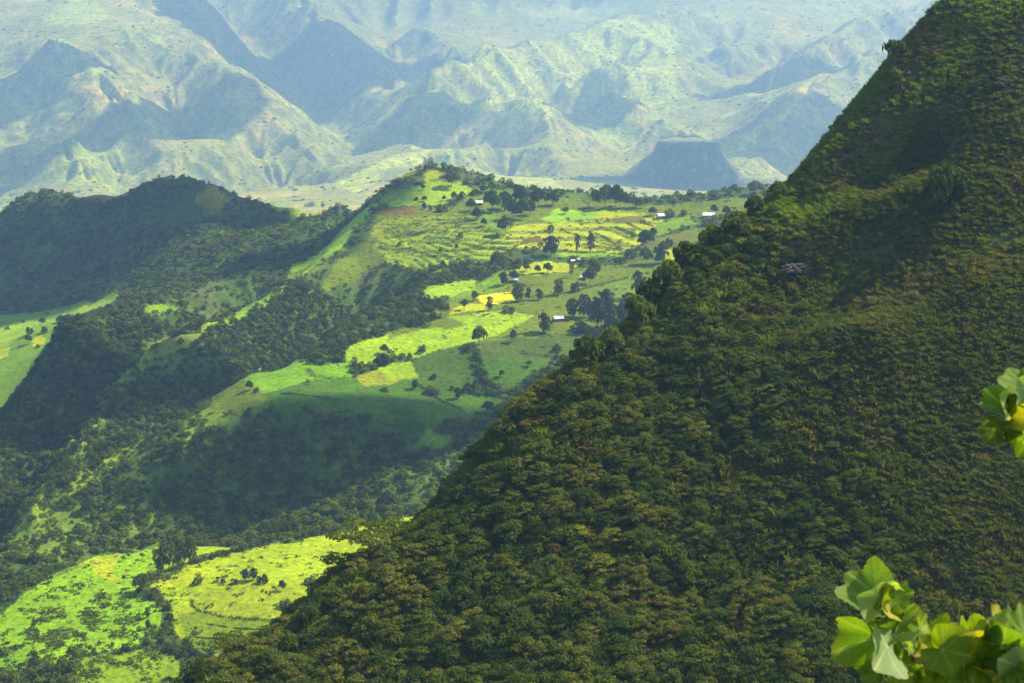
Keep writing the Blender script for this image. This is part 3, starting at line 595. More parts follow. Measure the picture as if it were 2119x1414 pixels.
PR = {}
for k, (mt, sh) in enumerate([('dark','round'),('mid','round'),('olive','round'),('brown','mound'),('bright','mound'),('mid','mound'),('dark','mound'),('olive','tall')]):
    PR['shrub%d'%k] = crown('shrub', 100+k, 1, 1, .62 if sh != 'tall' else 1.0, 15, .31, 1250, .085, LM[mt], -.25 if sh != 'mound' else -.1, sh, 1.9, .20)
SHRUBS = [PR['shrub%d'%k] for k in range(8)]
WOODS = [crown('tree_crown', 200+k, 1, 1, .72 if sh != 'tall' else 1.5, 8, .42, 230, .20, LM[mt], -.15, sh) for k, (mt, sh) in enumerate([('dark','round'),('mid','round'),('dark','mound'),('olive','round'),('mid','mound'),('bright','mound')])]
FARB = [crown('far_bush', 300+k, 1, 1, .7, 4, .5, 46, .5, LM[mt], -.1, 'mound') for k, mt in enumerate(['dark','mid','olive'])]
TUFTS = [tuft('grass_tuft', 400+k, 60, .9, .75, LM[mt]) for k, mt in enumerate(['grass','drygrass','mid','grass','bright'])]
FTUFT = [crown('herb', 450+k, 1, 1, .5, 5, .4, 60, .28, LM[mt], -.1, 'mound') for k, mt in enumerate(['mid','bright','dark'])]

# density maps on the fan grid --------------------------------------------------
def sample(n, y0, y1, s0, s1, dens, rng, power=2):
    """random ground points, even per square metre, kept by the density map"""
    y = (rng.random(n)*(y1**power-y0**power)+y0**power)**(1/power); s = s0+(s1-s0)*rng.random(n); x = s*y
    d = ground_z(x, y, dens); k = rng.random(n) < d; x, y = x[k], y[k]
    return x, y
def visible(x, y, z, h, tol=0.0):
    """is the top of something h tall at this spot above the land in front of it, as seen from about here"""
    out = np.ones(len(x), bool); s = x/y; t = (z+h)/y
    return t > ground_vis(s, y)-tol
HZ = np.maximum.accumulate(Z/GY, axis=0)           # running skyline along each sight direction
def ground_vis(s, y):
    i = np.clip(((s-S[0])/(S[1]-S[0])).astype(int), 0, NS-1); j = np.clip(np.searchsorted(YY, y*.985)-1, 0, NY-1); return HZ[j, i]
fieldm = blur(isfield.astype(np.float32), 1)
clump = fbm(GX, GY, 34, 4, 131); clump2 = fbm(GX, GY, 120, 3, 133)
bslope = blur(slope, 3)
# ---------------------------------------------------------------- cover that nobody could count
rng = np.random.default_rng(21)
# woodland on the ridges and gullies of the middle ground
wood = np.clip(.30+1.0*sstep(.12,.55,bslope)+1.15*clump+.5*clump2, 0.03, 1)
for (px, py, ym, rad) in [(640,690,1000,150),(440,600,1350,110),(520,580,1400,110),(360,660,1100,60),(330,610,1350,110),(400,615,1350,90),(250,630,1250,60),(480,760,1000,110),(400,560,1400,170),(560,520,1400,150),(250,560,1500,170),(400,730,1000,90),(200,800,1000,90),(60,1000,900,80),(600,950,900,90),(300,1050,850,90),(750,960,900,90),(100,560,1600,200),(600,1010,900,70),(130,1385,600,30),(150,1200,850,50),(40,1235,600,30),(800,1000,850,60)]:
    h = hit(px, py, ym)
    if h: wood = np.clip(wood+.5*np.exp(-((GX-h[0])**2+(GY-h[1])**2)/rad**2), 0, 1)
wood = wood*(1-np.clip(fieldm*1.6,0,1))*(1-.85*np.clip(crestm,0,1))*(1-.68*dslope)
# open ground at a few grassy crests
for (px, py, ym, rad, f_) in [(330,712,1000,45,.15),(470,640,1000,40,.3),(650,560,1200,60,.35),(330,640,1100,40,.1),(440,410,1700,60,.2),(600,430,1650,90,.15),(120,1250,600,60,.35),(700,470,1300,50,.3),(450,830,900,40,.3)]:
    h = hit(px, py, ym)
    if h: wood *= 1-(1-f_)*np.exp(-((GX-h[0])**2+(GY-h[1])**2)/rad**2)
x, y = sample(125000, 640, 1350, -.37, .40, wood, rng); x2, y2 = sample(70000, 1350, 2250, -.37, .40, wood*.8, rng)
x = np.r_[x,x2]; y = np.r_[y,y2]; z = ground_z(x, y); k = visible(x, y, z, 5); x, y, z = x[k], y[k], z[k]; n = len(x); print('wood', n)
r_ = (1.3+1.9*rng.random(n)**2)*(1+.25*ground_z(x,y,clump2))*np.where(y > 1350, 1.15, 1)
sc3 = np.stack([r_*(.85+.3*rng.random(n)), r_*(.85+.3*rng.random(n)), r_*(.8+.5*rng.random(n))],1)
ro3 = np.stack([rng.normal(size=n)*.08, rng.normal(size=n)*.08, rng.random(n)*6.28],1)
mix_ = ground_z(x, y, n2)+rng.normal(size=n)*.35
ix = np.where(mix_ > .35, rng.choice([3,5,4], n), np.where(mix_ > -.1, rng.choice([1,4,0], n), rng.choice([0,2,1], n)))
k = rng.random(n) < .16; ix = np.where(k, 5, ix)
scatter('woodland', np.stack([x,y,z],1), sc3, ro3, ix, WOODS, 'dense scrub woodland covering the ridges and gullies of the valley')
# field weeds and low scrub
fe_ = blur(isfield.astype(np.float32), 2); weed = np.clip(2.2*fe_*(1-fe_)*sstep(-.1,.3,fbm(GX,GY,18,3,143))+np.clip(riser,0,1)*.9+fieldm*(.02+.5*sstep(.28,.7,fbm(GX,GY,26,4,140)))+blur(scrubby.astype(np.float32),1)*sstep(.0,.5,fbm(GX,GY,15,3,141))*.7, 0, 1)
for (px, py, rad, f_) in [(150,1290,38,1.0),(90,1330,30,1.0),(220,1290,25,.8),(200,1370,40,1.0),(350,1330,25,.8),(60,1400,25,1)]:
    h = hit(px, py, 600)
    if h: weed = np.maximum(weed, f_*np.exp(-((GX-h[0])**2+(GY-h[1])**2)/rad**2)*sstep(-.05,.2,fbm(GX,GY,13,3,142)))
x, y = sample(110000, 640, 1700, -.36, .38, weed, rng); x2, y2 = sample(60000, 640, 880, -.34, .02, weed, rng); x = np.r_[x,x2]; y = np.r_[y,y2]; z = ground_z(x, y); k = visible(x, y, z, 1.5); x, y, z = x[k], y[k], z[k]; n = len(x); print('weed', n)
r_ = .4+1.5*rng.random(n)**2.5; sc3 = np.stack([r_*(.8+.5*rng.random(n)), r_, r_*(.7+.4*rng.random(n))],1); ro3 = np.stack([np.zeros(n)]*2+[rng.random(n)*6.28],1)
scatter('field_scrub', np.stack([x,y,z],1), sc3, ro3, rng.integers(0,3,n), FTUFT, 'low weeds and scrub dotted over the bright fields')
# far bushes
fb_ = np.clip(-.3+2.2*clump2+1.6*clump+.5*sstep(.1,.5,bslope), .0, 1)*farm
x, y = sample(45000, 5200, 11500, -.36, .32, fb_, rng); z = ground_z(x, y); k = visible(x, y, z, 6); x, y, z = x[k], y[k], z[k]; n = len(x); print('far', n)
r_ = 3+6.0*rng.random(n)**4; sc3 = np.stack([r_,r_,r_*.9],1); ro3 = np.stack([np.zeros(n)]*2+[rng.random(n)*6.28],1)
scatter('mountain_scrub', np.stack([x,y,z],1), sc3, ro3, rng.integers(0,3,n), FARB, 'dark scrub speckled over the far mountain slopes')
# near hillside: shrubs below, grass above
h_a = hit(1700, 620, 200, 560); 
sx, sy = GX-0, GY
upper = sstep(.16, .30, GS+(Z+100)*.0026+.03*fbm(GX,GY,30,3,151))          # grassy towards the top
ns_ = fbm(GX, GY, 16, 4, 150)
shr = np.clip((1-upper)*1.0+.35*upper*(1-sstep(-95,-70,Z))+sstep(.25,.55,ns_)*.4*upper, 0, 1)*sstep(560,540,GY)
# more shrubs along the crest
cx_ = np.array([c_[0] for c_ in cw]); cy_ = np.array([c_[1] for c_ in cw])
dcr = np.full(GX.shape, 1e9, np.float32); jn = np.searchsorted(YY, 560)
for a_, b_ in zip(cw[:-1], cw[1:]):
    for t_ in np.linspace(0, 1, 6):
        dcr[:jn] = np.minimum(dcr[:jn], np.hypot(GX[:jn]-(a_[0]*(1-t_)+b_[0]*t_), GY[:jn]-(a_[1]*(1-t_)+b_[1]*t_)))
edge = np.exp(-(dcr/9.0)**2)
shr = np.clip(shr+edge*(.9-.75*sstep(-60,-35,Z)), 0, 1)
def poisson(x, y, r, prio):
    """drop points closer together than their own radius"""
    cell = {}; keep_ = []
    for i in prio:
        cx, cy = int(x[i]//4), int(y[i]//4); ok = True
        for a in (-1,0,1):
            for b in (-1,0,1):
                for j in cell.get((cx+a, cy+b), ()):
                    if (x[i]-x[j])**2+(y[i]-y[j])**2 < (.36*(r[i]+r[j]))**2: ok = False; break
                if not ok: break
            if not ok: break
        if ok: cell.setdefault((cx,cy), []).append(i); keep_.append(i)
    return np.array(keep_)
x, y = sample(95000, 215, 500, -.30, .40, shr, rng); z = ground_z(x, y)
up_ = ground_z(x, y, upper); n = len(x)
r_ = (.65+2.3*rng.random(n)**(2.8-1.2*sstep(.14,.0,x/y)))*(1-.58*up_)*(1+.2*sstep(.14,.0,x/y))
k = visible(x, y, z, r_*1.2, .002); x, y, z, r_, up_ = x[k], y[k], z[k], r_[k], up_[k]
k = poisson(x, y, r_, np.argsort(-r_)); x, y, z, r_, up_ = x[k], y[k], z[k], r_[k], up_[k]; n = len(x); print('shrubs', n)
hue = ground_z(x, y, fbm(GX,GY,40,3,152))+rng.normal(size=n)*.28
kind = np.where(hue > .55, rng.choice([3,4,2],n), np.where(hue > .2, rng.choice([2,5,7],n), np.where(hue > -.25, rng.choice([1,5,0],n), rng.choice([0,6,1],n))))
big = np.argsort(-(r_/y))[:300]; isb = np.zeros(n, bool); isb[big] = True
sc3 = np.stack([r_*(.85+.3*rng.random(n)), r_*(.85+.3*rng.random(n)), r_*(.6+.45*rng.random(n))],1); rz = rng.random(n)*6.28
k = ~isb
scatter('shrub_cover', np.stack([x,y,z],1)[k], sc3[k], np.stack([rng.normal(size=n)*.08, rng.normal(size=n)*.08, rz],1)[k], kind[k], SHRUBS, 'small shrubs packed over the dark hillside between the larger ones')
KN = ['dense dark green','leafy mid green','open olive green','low brownish','pale yellow-green','broad green','low dark','upright olive']
def topix(i):
    vz = z[i]/y[i]; py_ = 707-F*(vz*math.cos(PITCH)+math.sin(PITCH))/(math.cos(PITCH)-vz*math.sin(PITCH)); return 1059.5+F*(x[i]/y[i])*(math.cos(PITCH)+(707-py_)/F*math.sin(PITCH)), py_
bp_ = np.array([topix(i) for i in big]); rowq = np.quantile(bp_[:,1], [.17,.34,.5,.67,.84]); colq = np.quantile(bp_[:,0], [.12,.25,.38,.5,.62,.75,.88])
ROWW = ['highest up the dark slope','high on the dark slope','just above the middle of the slope','just below the middle of the slope','low on the dark slope','at the bottom edge of the photo']
COLW = ['farthest left','far left','left','left of centre','right of centre','right','far right','under the foreground leaves']
COLW[7] = 'farthest right'
for i in big:
    px_ = 1059.5+F*(x[i]/y[i])*math.cos(PITCH)
    o = bpy.data.objects.new('shrub', SHRUBS[kind[i]]); C.objects.link(o); o.location = (x[i], y[i], z[i]); o.scale = sc3[i]; o.rotation_euler = (0, 0, rz[i])
    vz = z[i]/y[i]; py_ = 707-F*(vz*math.cos(PITCH)+math.sin(PITCH))/(math.cos(PITCH)-vz*math.sin(PITCH))
    px_ = 1059.5+F*(x[i]/y[i])*(math.cos(PITCH)+(707-py_)/F*math.sin(PITCH))
    lab = ('big ' if r_[i] > np.median(r_[big]) else 'lesser ')+KN[kind[i]]+' shrub, '+ROWW[int(np.searchsorted(rowq, py_))]+', '+COLW[int(np.searchsorted(colq, px_))]
    tag(o, lab, 'shrub', 'larger shrubs on the dark hillside')
# grass and ferns on the upper hillside
gr = np.clip(upper*.8+.5, 0, 1)*np.clip(.6+1.2*ns_, .15, 1)
x, y = sample(170000, 225, 470, -.2, .40, gr, rng); z = ground_z(x, y); k = visible(x, y, z, .6, .001); x, y, z = x[k], y[k], z[k]; n = len(x); print('grass', n)
r_ = (.7+.7*rng.random(n))*(1+.9*(1-ground_z(x,y,upper))*rng.random(n)); sc3 = np.stack([r_,r_,r_*(.7+.6*rng.random(n))],1)
dry = ground_z(x, y, fbm(GX,GY,19,4,39))+rng.normal(size=n)*.15
scatter('tall_grass', np.stack([x,y,z],1), sc3, np.stack([np.zeros(n)]*2+[rng.random(n)*6.28],1), np.where(dry > .22, 1, np.where(ground_z(x,y,np.exp(-(dcr/16.0)**2)) > .35, 4, rng.choice([0,2,3], n))), TUFTS, 'rough grass and fern on the upper part of the dark hillside')  # brighter tufts near the crest put its sunlit rim into the colour
# ---------------------------------------------------------------- single trees, each standing where its foot meets the ground
def unit_tree(kind, seed, mt):
    if kind == 'round': cr = crown('crown', seed, 1, 1, .40, 9, .44, 620, .17, LM[mt], .22, 'round'); tr = (1, .055, .7, 5, .45)
    elif kind == 'bush': cr = crown('crown', seed, 1, 1, .85, 9, .44, 520, .18, LM[mt], .0, 'mound'); tr = (1, .05, .6, 5, .2)
    elif kind == 'tall': cr = crown('crown', seed, 1, 1, .45, 13, .50, 640, .14, LM[mt], .12, 'tall'); tr = (1, .05, .5, 4, .5)
    elif kind == 'poplar': cr = crown('crown', seed, 1, 1, .38, 12, .55, 420, .13, LM[mt], .25, 'tall'); tr = (1, .08, .5, 3, .6)
    elif kind == 'flat': cr = crown('crown', seed, 1, 1, .13, 16, .30, 1500, .075, LM[mt], .76, 'flat', 1.3); tr = (1, .045, .85, 7, .5)
    elif kind == 'gum': cr = crown('crown', seed, 1, 1, .43, 15, .42, 560, .13, LM[mt], .16, 'tall'); tr = (1, .06, .6, 4, .55)
    else: cr = crown('crown', seed, 1, 1, .22, 6, .5, 160, .24, LM[mt], .55, 'round'); tr = (1, .13, .6, 3, .6)
    return trunk_mesh('trunk', seed+1, tr[0], tr[1], tr[2], tr[3], .03, tr[4]), cr
UT = {k: [unit_tree(k.split('_')[0], 500+i*7+j, m_) for j, m_ in enumerate(ms_)] for i, (k, ms_) in enumerate({
 'round': ['dark','mid','mid'], 'bush': ['dark','mid','olive'], 'tall': ['dark','grey','mid'], 'poplar': ['grey','olive'],
 'flat': ['mid','bright'], 'gum': ['olive','dark','olive'], 'pollard': ['dark','olive']}.items())}
tree_rng = random.Random(5)
ORD = ['first','second','third','fourth','fifth','sixth','seventh','eighth','ninth','tenth','eleventh','twelfth']
def tree(kind, px, py, wpx, hpx, label, group=None, ymin=600, var=None, name=None, cat='tree', at=None):
    h = at or hit(px, py, ymin)
    if not h: print('tree lost', px, py); return
    m = h[1]/F*1.04; w_, hh = wpx*m*.46, hpx*m*.95
    v = UT[kind][tree_rng.randrange(len(UT[kind])) if var is None else var]
    nm = name or {'bush':'bush','flat':'acacia_tree','gum':'eucalyptus_tree','poplar':'poplar_tree','pollard':'lopped_tree'}.get(kind, 'tree')
    e = bpy.data.objects.new(nm, None); C.objects.link(e); e.location = h; e.empty_display_size = .1
    e.scale = (w_*tree_rng.uniform(.92,1.08), w_*tree_rng.uniform(.92,1.08), hh); e.rotation_euler = (0, 0, tree_rng.uniform(0, 6.28))
    for nm2, me in zip(('trunk','crown'), v):
        o = bpy.data.objects.new(nm2, me); C.objects.link(o); o.parent = e
    tag(e, label, 'bush' if kind == 'bush' else cat, group); return e
G1 = 'trees dotted over the terraced hill'
for px,py,w_,h_,k,lb in [
 (935,388,34,30,'round','largest dark round tree high on the bright green hilltop meadow'),
 (875,394,9,10,'round','small round tree left of the big tree on the hilltop meadow'),
 (861,415,8,7,'bush','left one of two small bushes under the hilltop meadow'),
 (878,418,11,10,'round','right one of two small trees under the hilltop meadow'),
 (919,416,8,9,'round','lone small round tree below the big hilltop tree'),
 (939,414,13,14,'round','first small tree in the row below the hilltop meadow'),
 (953,408,10,8,'bush','low bush between two trees in the row below the hilltop meadow'),
 (981,404,20,12,'bush','wide bush ending the row below the hilltop meadow'),
 (1002,399,17,12,'round','spreading tree above the white-roofed hill house'),
 (1055,388,12,9,'bush','left one of three bushes on the hill skyline'),
 (1071,391,15,9,'bush','middle one of three bushes on the hill skyline'),
 (1104,393,17,9,'bush','wider one of three bushes on the hill skyline'),
 (1150,402,15,9,'round','flat-topped small tree on the plateau skyline'),
 (1164,406,12,14,'tall','upright tree beside the flat-topped one on the plateau skyline'),
 (878,434,11,14,'tall','slim tree above the yellow terraces, beside the brown plot'),
 (891,437,9,11,'tall','thin upright tree right of the brown plot'),
 (915,438,22,15,'bush','wide dark bush on the upper edge of the yellow terraces'),
 (974,438,20,22,'round','dark tree just left of the white-roofed hill house'),
 (986,457,18,22,'round','dark tree below the white-roofed hill house'),
 (1001,469,13,14,'round','small round tree at the top of the green terraces'),
 (1045,486,30,32,'round','big lone round tree on the yellow-green terraces'),
 (953,491,11,9,'bush','small bush in the middle of the green terraces'),
 (826,508,9,7,'bush','small bush on the left of the green terraces'),
 (945,515,8,10,'tall','little upright tree low on the green terraces'),
 (912,528,10,12,'pollard','bare-limbed little tree low on the green terraces'),
 (1031,542,30,20,'bush','wide dark bush below the green terraces'),
 (1090,562,14,13,'round','leftmost of three round trees on the yellow strip'),
 (1112,566,14,14,'round','middle one of three round trees on the yellow strip'),
 (1133,565,19,17,'round','rightmost and largest of three round trees on the yellow strip'),
 (1140,530,34,42,'tall','broad grey-green tree clump beside the brown plot'),
 (1194,530,14,48,'poplar','slim pale poplar, left one of a pair in the yellow terraces'),
 (1222,532,16,54,'poplar','slim pale poplar, right one of a pair in the yellow terraces'),
 (1042,590,20,28,'tall','dark tree left of the small white-roofed hut'),
 (1063,582,20,18,'round','round tree behind the small white-roofed hut'),
 (1073,624,32,38,'tall','broad dark tree right of the bright rapeseed plot'),
 (1093,621,12,27,'tall','narrow dark tree next to the broad one by the rapeseed plot'),
 (1116,621,17,24,'tall','dark tree alone below the farm hut'),
 (1156,611,24,32,'tall','pointed dark tree in the middle of the olive field'),
 (1190,604,20,19,'bush','rounded bush at the right of the olive field'),
 (1221,588,28,28,'round','dark tree right of the hut in the olive field'),
 (1234,571,18,20,'round','smaller dark tree up and right of the hut in the olive field'),
 (1182,574,12,30,'poplar','thin grey tree above the olive field'),
 (983,623,15,18,'round','dark tree at the left corner of the rapeseed plot'),
 (1014,643,15,28,'tall','dark upright tree in front of the rapeseed plot'),
 (912,655,34,32,'round','large round tree at the edge of the gully woods'),
 (961,642,16,20,'round','pale tree left of the rapeseed plot'),
 (1053,647,27,13,'bush','low wide bush at the upper edge of the long bright field'),
 (1127,690,25,44,'tall','tall dark tree beside the lowest white-roofed house'),
 (991,714,32,32,'round','large tree at the lower edge of the long bright field'),
 (970,727,15,16,'bush','bush at the foot of the large tree by the long bright field'),
 (1063,709,16,24,'round','dark tree casting its shadow below the long bright field'),
 (1170,444,15,13,'round','small round tree on the lime plot behind the grove'),
 (1176,463,6,10,'pollard','tiny bare tree on the lime plot behind the grove'),
 (1140,478,15,12,'bush','bush in the middle of the yellow field'),
 (1337,513,32,30,'round','broad tree at the right end of the yellow terraces'),
 (1351,491,15,16,'round','round tree top behind the right end of the yellow terraces'),
 (1368,545,32,45,'tall','tallest dark tree right of the yellow terraces'),
 (1337,546,26,28,'round','dark tree leaning against the tallest one right of the terraces'),
 (1385,508,17,14,'bush','bush right of the tallest tree by the yellow terraces'),
 (1306,534,24,18,'bush','wide bush below the slanting hedges'),
 (1187,541,16,12,'bush','bush beside the little white sheds'),
 (1222,545,9,9,'bush','small bush right of the little white sheds'),
 (1351,446,16,14,'round','dark tree left of the nearer plateau house'),
 (1386,449,22,15,'bush','dark bush right of the nearer plateau house'),
 (1415,446,14,11,'bush','bush between the two plateau houses'),
 (1477,443,15,16,'round','dark tree behind the farther plateau house'),
 (1503,449,19,18,'round','dark tree at the right of the farther plateau house'),
 (1470,467,36,20,'bush','wide grey-green bush below the farther plateau house'),
 (1564,402,32,22,'round','dark tree at the far right end of the plateau'),
 (795,733,17,17,'round','round dark tree on the long bright field'),
 (788,753,30,20,'bush','wide dark bush below the round tree on the long bright field'),
 (873,729,18,14,'bush','bush at the lower rim of the long bright field'),
 (848,738,9,7,'bush','tiny bush at the lower rim of the long bright field'),
 (859,805,15,20,'tall','dark tree at the corner of the grey-green plot'),
 (896,784,12,10,'bush','small bush in the middle of the grey-green plot'),
 (896,814,30,14,'bush','low wide bush under the grey-green plot'),
 (947,826,16,26,'tall','dark tree at the lower right of the grey-green plot'),
 (936,807,10,9,'bush','small bush above the tree by the grey-green plot'),
 (795,810,16,9,'bush','low bush on the dark green field'),
 (1039,780,12,12,'round','small tree on the shaded field by the dark hillside'),
 (1094,759,12,11,'round','small round tree on the upper shaded field by the dark hillside'),
 (1154,727,20,14,'bush','bush near the rim of the dark hillside on the grey field'),
 (1011,854,26,20,'round','dark tree at the lower end of the shaded fields'),
 (516,808,15,17,'round','dark tree at the tip of the green lobe-shaped field'),
 (530,812,12,10,'bush','bush beside the dark tree at the tip of the lobe-shaped field'),
 ]: tree(k,px,py,w_,h_,lb,G1,1000 if py < 700 else 850)
for i,(px,py,w_,h_,lb) in enumerate([(1017,438,34,36,'leftmost round tree of the dark grove on the hill'),(1045,434,30,30,'second round tree from the left in the dark grove on the hill'),
 (1077,428,34,34,'tall back tree of the dark grove on the hill'),(1060,454,32,34,'front left tree of the dark grove on the hill'),(1083,454,30,34,'front tree in the middle of the dark grove on the hill'),
 (1098,446,24,26,'front right tree of the dark grove on the hill'),(1115,428,32,30,'round tree right of the gap in the dark grove on the hill'),(1142,426,30,22,'rightmost tree of the dark grove on the hill')]):
    tree('round',px,py,w_,h_,lb,'dark grove on the hill',1200,0)
for i,(px,py,w_,h_,lb) in enumerate([(1234,428,24,30,'left tree of the tall grove on the plateau skyline'),(1252,430,30,40,'tallest tree of the grove on the plateau skyline'),
 (1274,428,28,36,'second tallest tree of the grove on the plateau skyline'),(1292,430,22,26,'right tree of the grove on the plateau skyline'),(1317,430,26,18,'low last tree right of the grove on the plateau skyline')]):
    tree('round',px,py,w_,h_,lb,'grove on the plateau skyline',1200)
for i,(px,py,w_,h_,lb) in enumerate([(1184,658,30,42,'leftmost tree of the hazy wood below the white-roofed house'),(1210,658,34,50,'second tree from the left in the hazy wood'),
 (1235,679,40,66,'tallest front tree of the hazy wood'),(1262,681,38,60,'front tree right of the tallest in the hazy wood'),(1255,642,36,44,'back tree in the middle of the hazy wood'),
 (1288,672,36,50,'tree near the hillside rim in the hazy wood'),(1322,618,32,58,'tallest spiky tree at the top right of the hazy wood'),(1330,640,30,44,'rightmost tree of the hazy wood'),
 (1300,645,30,40,'back right tree of the hazy wood'),(1205,690,30,26,'low front left tree of the hazy wood'),(1240,705,30,26,'lowest front tree of the hazy wood')]):
    tree('tall',px,py,w_,h_,lb,'hazy wood beside the dark hillside',1000,1 if i%3 else 0)
for i,(px,py,w_,h_) in enumerate([(327,1186,17,56),(338,1182,16,62),(349,1180,17,58),(360,1178,16,60),(370,1174,17,64),(381,1170,16,66),(392,1167,17,62),(402,1162,15,52),(333,1190,16,44)]):
    tree('gum',px,py,w_*1.25,h_,['leftmost','second','third','fourth','fifth','sixth','seventh','rightmost','front'][i]+' tall eucalyptus of the row on the low bright field','row of eucalyptus trees on the low field',600)
for px,py,w_,h_,k,lb in [
 (293,1228,34,38,'round','big dark tree at the left end of the curving hedge'),(331,1252,24,20,'bush','bush below the big tree on the curving hedge'),
 (408,1209,20,17,'bush','low bush left on the yellow field'),(450,1205,9,11,'pollard','thin little tree on the yellow field'),(462,1206,10,9,'bush','small bush beside the thin tree on the yellow field'),
 (485,1209,17,11,'bush','bush left of the dark clump on the yellow field'),(508,1201,20,26,'tall','left tree of the dark clump on the yellow field'),(525,1201,19,29,'tall','tallest tree of the dark clump on the yellow field'),
 (543,1205,26,18,'bush','wide bush at the right of the dark clump on the yellow field'),(584,1222,16,19,'round','lone round tree on the yellow field'),
 (590,1257,27,17,'bush','dark bush low on the yellow field'),(641,1207,24,14,'bush','bush on the yellow field nearest the dark hillside'),
 (306,1278,15,22,'tall','upper dark upright bush on the lime slope'),(307,1302,13,22,'tall','middle dark upright bush on the lime slope'),(302,1320,8,14,'tall','smallest upright bush on the lime slope'),
 (380,1405,22,38,'tall','dark pointed tree at the foot of the low field'),(206,1334,9,9,'bush','small bush on the brightest patch of the lime slope'),
 (501,1139,11,9,'bush','lone bush at the top edge of the yellow field'),(788,1084,8,8,'bush','tiny bush at the right end of the bright field'),
 (106,1205,11,13,'pollard','lowest lopped tree on the rim of the lime slope'),(136,1184,12,16,'pollard','second lopped tree on the rim of the lime slope'),(155,1176,10,12,'pollard','third lopped tree on the rim of the lime slope'),
 (236,1141,8,8,'pollard','small lopped tree on the crest of the low field'),(255,1162,11,11,'pollard','lopped tree below the crest of the low field'),(266,1156,8,9,'pollard','thin lopped tree below the crest of the low field'),
 (295,1158,12,13,'pollard','lopped tree left of the eucalyptus row'),(257,1206,9,15,'pollard','crooked lopped tree in the middle of the lime slope'),(272,1140,9,8,'pollard','little tree on the crest left of the eucalyptus row'),
 ]: tree(k,px,py,w_,h_,lb,'trees and bushes on the low bright field',600)
for i in range(9):
    t = i/8; tree('bush', 398+t*112, 1164-t*30+(3 if i%2 else 0), 15+4*(i%3), 10+2*(i%2), ORD[i]+' low bush from the left in the slanting row right of the eucalyptus trees', 'bush row beside the eucalyptus trees', 600)
for i,(px,py,w_) in enumerate([(345,1262,20),(352,1280,16),(340,1296,14),(333,1330,18),(345,1345,16),(360,1352,18),(372,1362,16),(395,1372,18),(325,1240,18),(318,1228,16)]):
    tree('bush', px, py, w_, w_*.7, ORD[i]+' dark bush in the curving hedge between the two low fields, counted along the hedge', 'bushes of the curving hedge', 600)
for i,(px,py,w_,h_) in enumerate([(98,656,12,11),(130,668,22,16),(147,668,24,18),(88,672,14,12),(92,688,14,11),(62,690,15,13),(60,712,15,18),(48,668,8,7),(15,683,10,8),(115,690,10,8),(78,720,9,7)]):
    tree('bush' if i%3 else 'round', px, py, w_, h_, ['small dark bush at the upper bend of the left valley floor','largest tree of the left valley floor, beside the dark ridge','round tree right of the largest one on the left valley floor','bush on the upper left valley floor','bush in the middle of the left valley floor','bush above the yellow plot of the left valley floor','lowest tree on the left valley floor','tiny tree high on the left valley floor','bush at the left edge on the valley floor','small tree nearest the dark ridge on the left valley floor','bush beside the yellow plot of the left valley floor'][i], 'trees on the valley floor at the left', 1150)
for i,(px,py,w_,h_) in enumerate([(455,414,0,0)]): pass
tree('round', 668, 434, 9, 12, 'lone tree on the saddle between the dark shoulder and the hill', None, 1500)
tree('bush', 640, 428, 22, 8, 'low bush on the grassy saddle by the dark shoulder', None, 1600)
tree('poplar', 880, 372, 12, 46, 'tall faint slender tree rising behind the hilltop', None, 2400)
# trees along the rim of the dark hillside
for i,(px,py,w_,h_,lb) in enumerate([(1215,760,70,64,'broad olive tree sticking out lowest on the rim of the dark hillside'),(1265,728,56,52,'olive tree on the rim beside the broad lowest one'),
 (1320,680,62,70,'big dark round tree on the rim above the olive pair'),(1345,640,58,60,'dark round tree stacked above the big one on the rim'),(1385,600,60,58,'dark tree halfway up the rim'),
 (1420,560,66,60,'wide dark tree below the notch in the rim'),(1440,545,44,40,'smaller tree beside the wide one below the notch in the rim'),(1475,510,56,44,'dark tree jutting out above the notch in the rim'),
 (1520,480,60,44,'olive-brown tree on the upper rim'),(1560,440,40,36,'dark tree on the upper rim where the plateau ends'),(1610,405,34,32,'highest dark tree on the rim'),
 (1050,905,46,50,'olive tree on the rim beside the shaded fields'),(1070,885,40,46,'second olive tree on the rim beside the shaded fields'),(1165,815,48,40,'rounded tree in the middle of the rim'),
 (930,1060,40,36,'yellowish tree low on the rim'),(640,1300,52,50,'dark tree low on the rim above the yellow field'),(600,1350,50,46,'dark tree lowest on the rim, by the yellow field'),(560,1385,56,50,'dark tree at the bottom of the rim')]):
    h = hit(px, py+6, 240, 560)
    if not h:
        j = min(range(len(cw)-1), key=lambda q: abs(1059.5+F*cw[q][0]/cw[q][1]*.97-px)); h = cw[j]; h = (h[0], h[1], float(ground_z(h[0], h[1])[0]))
    tree('round', px, py, w_, h_, lb, 'trees along the rim of the dark hillside', var=(i%3), at=(h[0], h[1], h[2]-.5))
def crestpt(px, back=0):
    for (qx, qy, Y0), (rx, ry, Y1) in zip(crest[:-1], crest[1:]):
        if qx <= px <= rx:
            t = (px-qx)/(rx-qx); X_, Y_, _ = W(px, qy*(1-t)+ry*t, Y0*(1-t)+Y1*t); Y_ += back; return (X_, Y_, float(ground_z(X_, Y_)[0])-.4)
for px,py,w_,h_,v_,lb in [(775,1195,165,62,0,'flat-topped acacia with the widest crown, reaching out over the yellow field'),(712,1215,84,52,0,'smaller flat-topped acacia below the widest one'),(760,1160,70,40,0,'upper flat-topped acacia behind the widest one'),(485,1420,110,60,0,'flat-topped acacia at the bottom edge, with its trunk in view')]:
    h = crestpt({775:765, 712:705, 760:805, 485:487}[px], 1.5)
    if h: tree('flat', px, py, w_, {775:86, 712:58, 760:60, 485:64}[px], lb, 'flat-topped acacias on the dark hillside', var=v_, at=h)
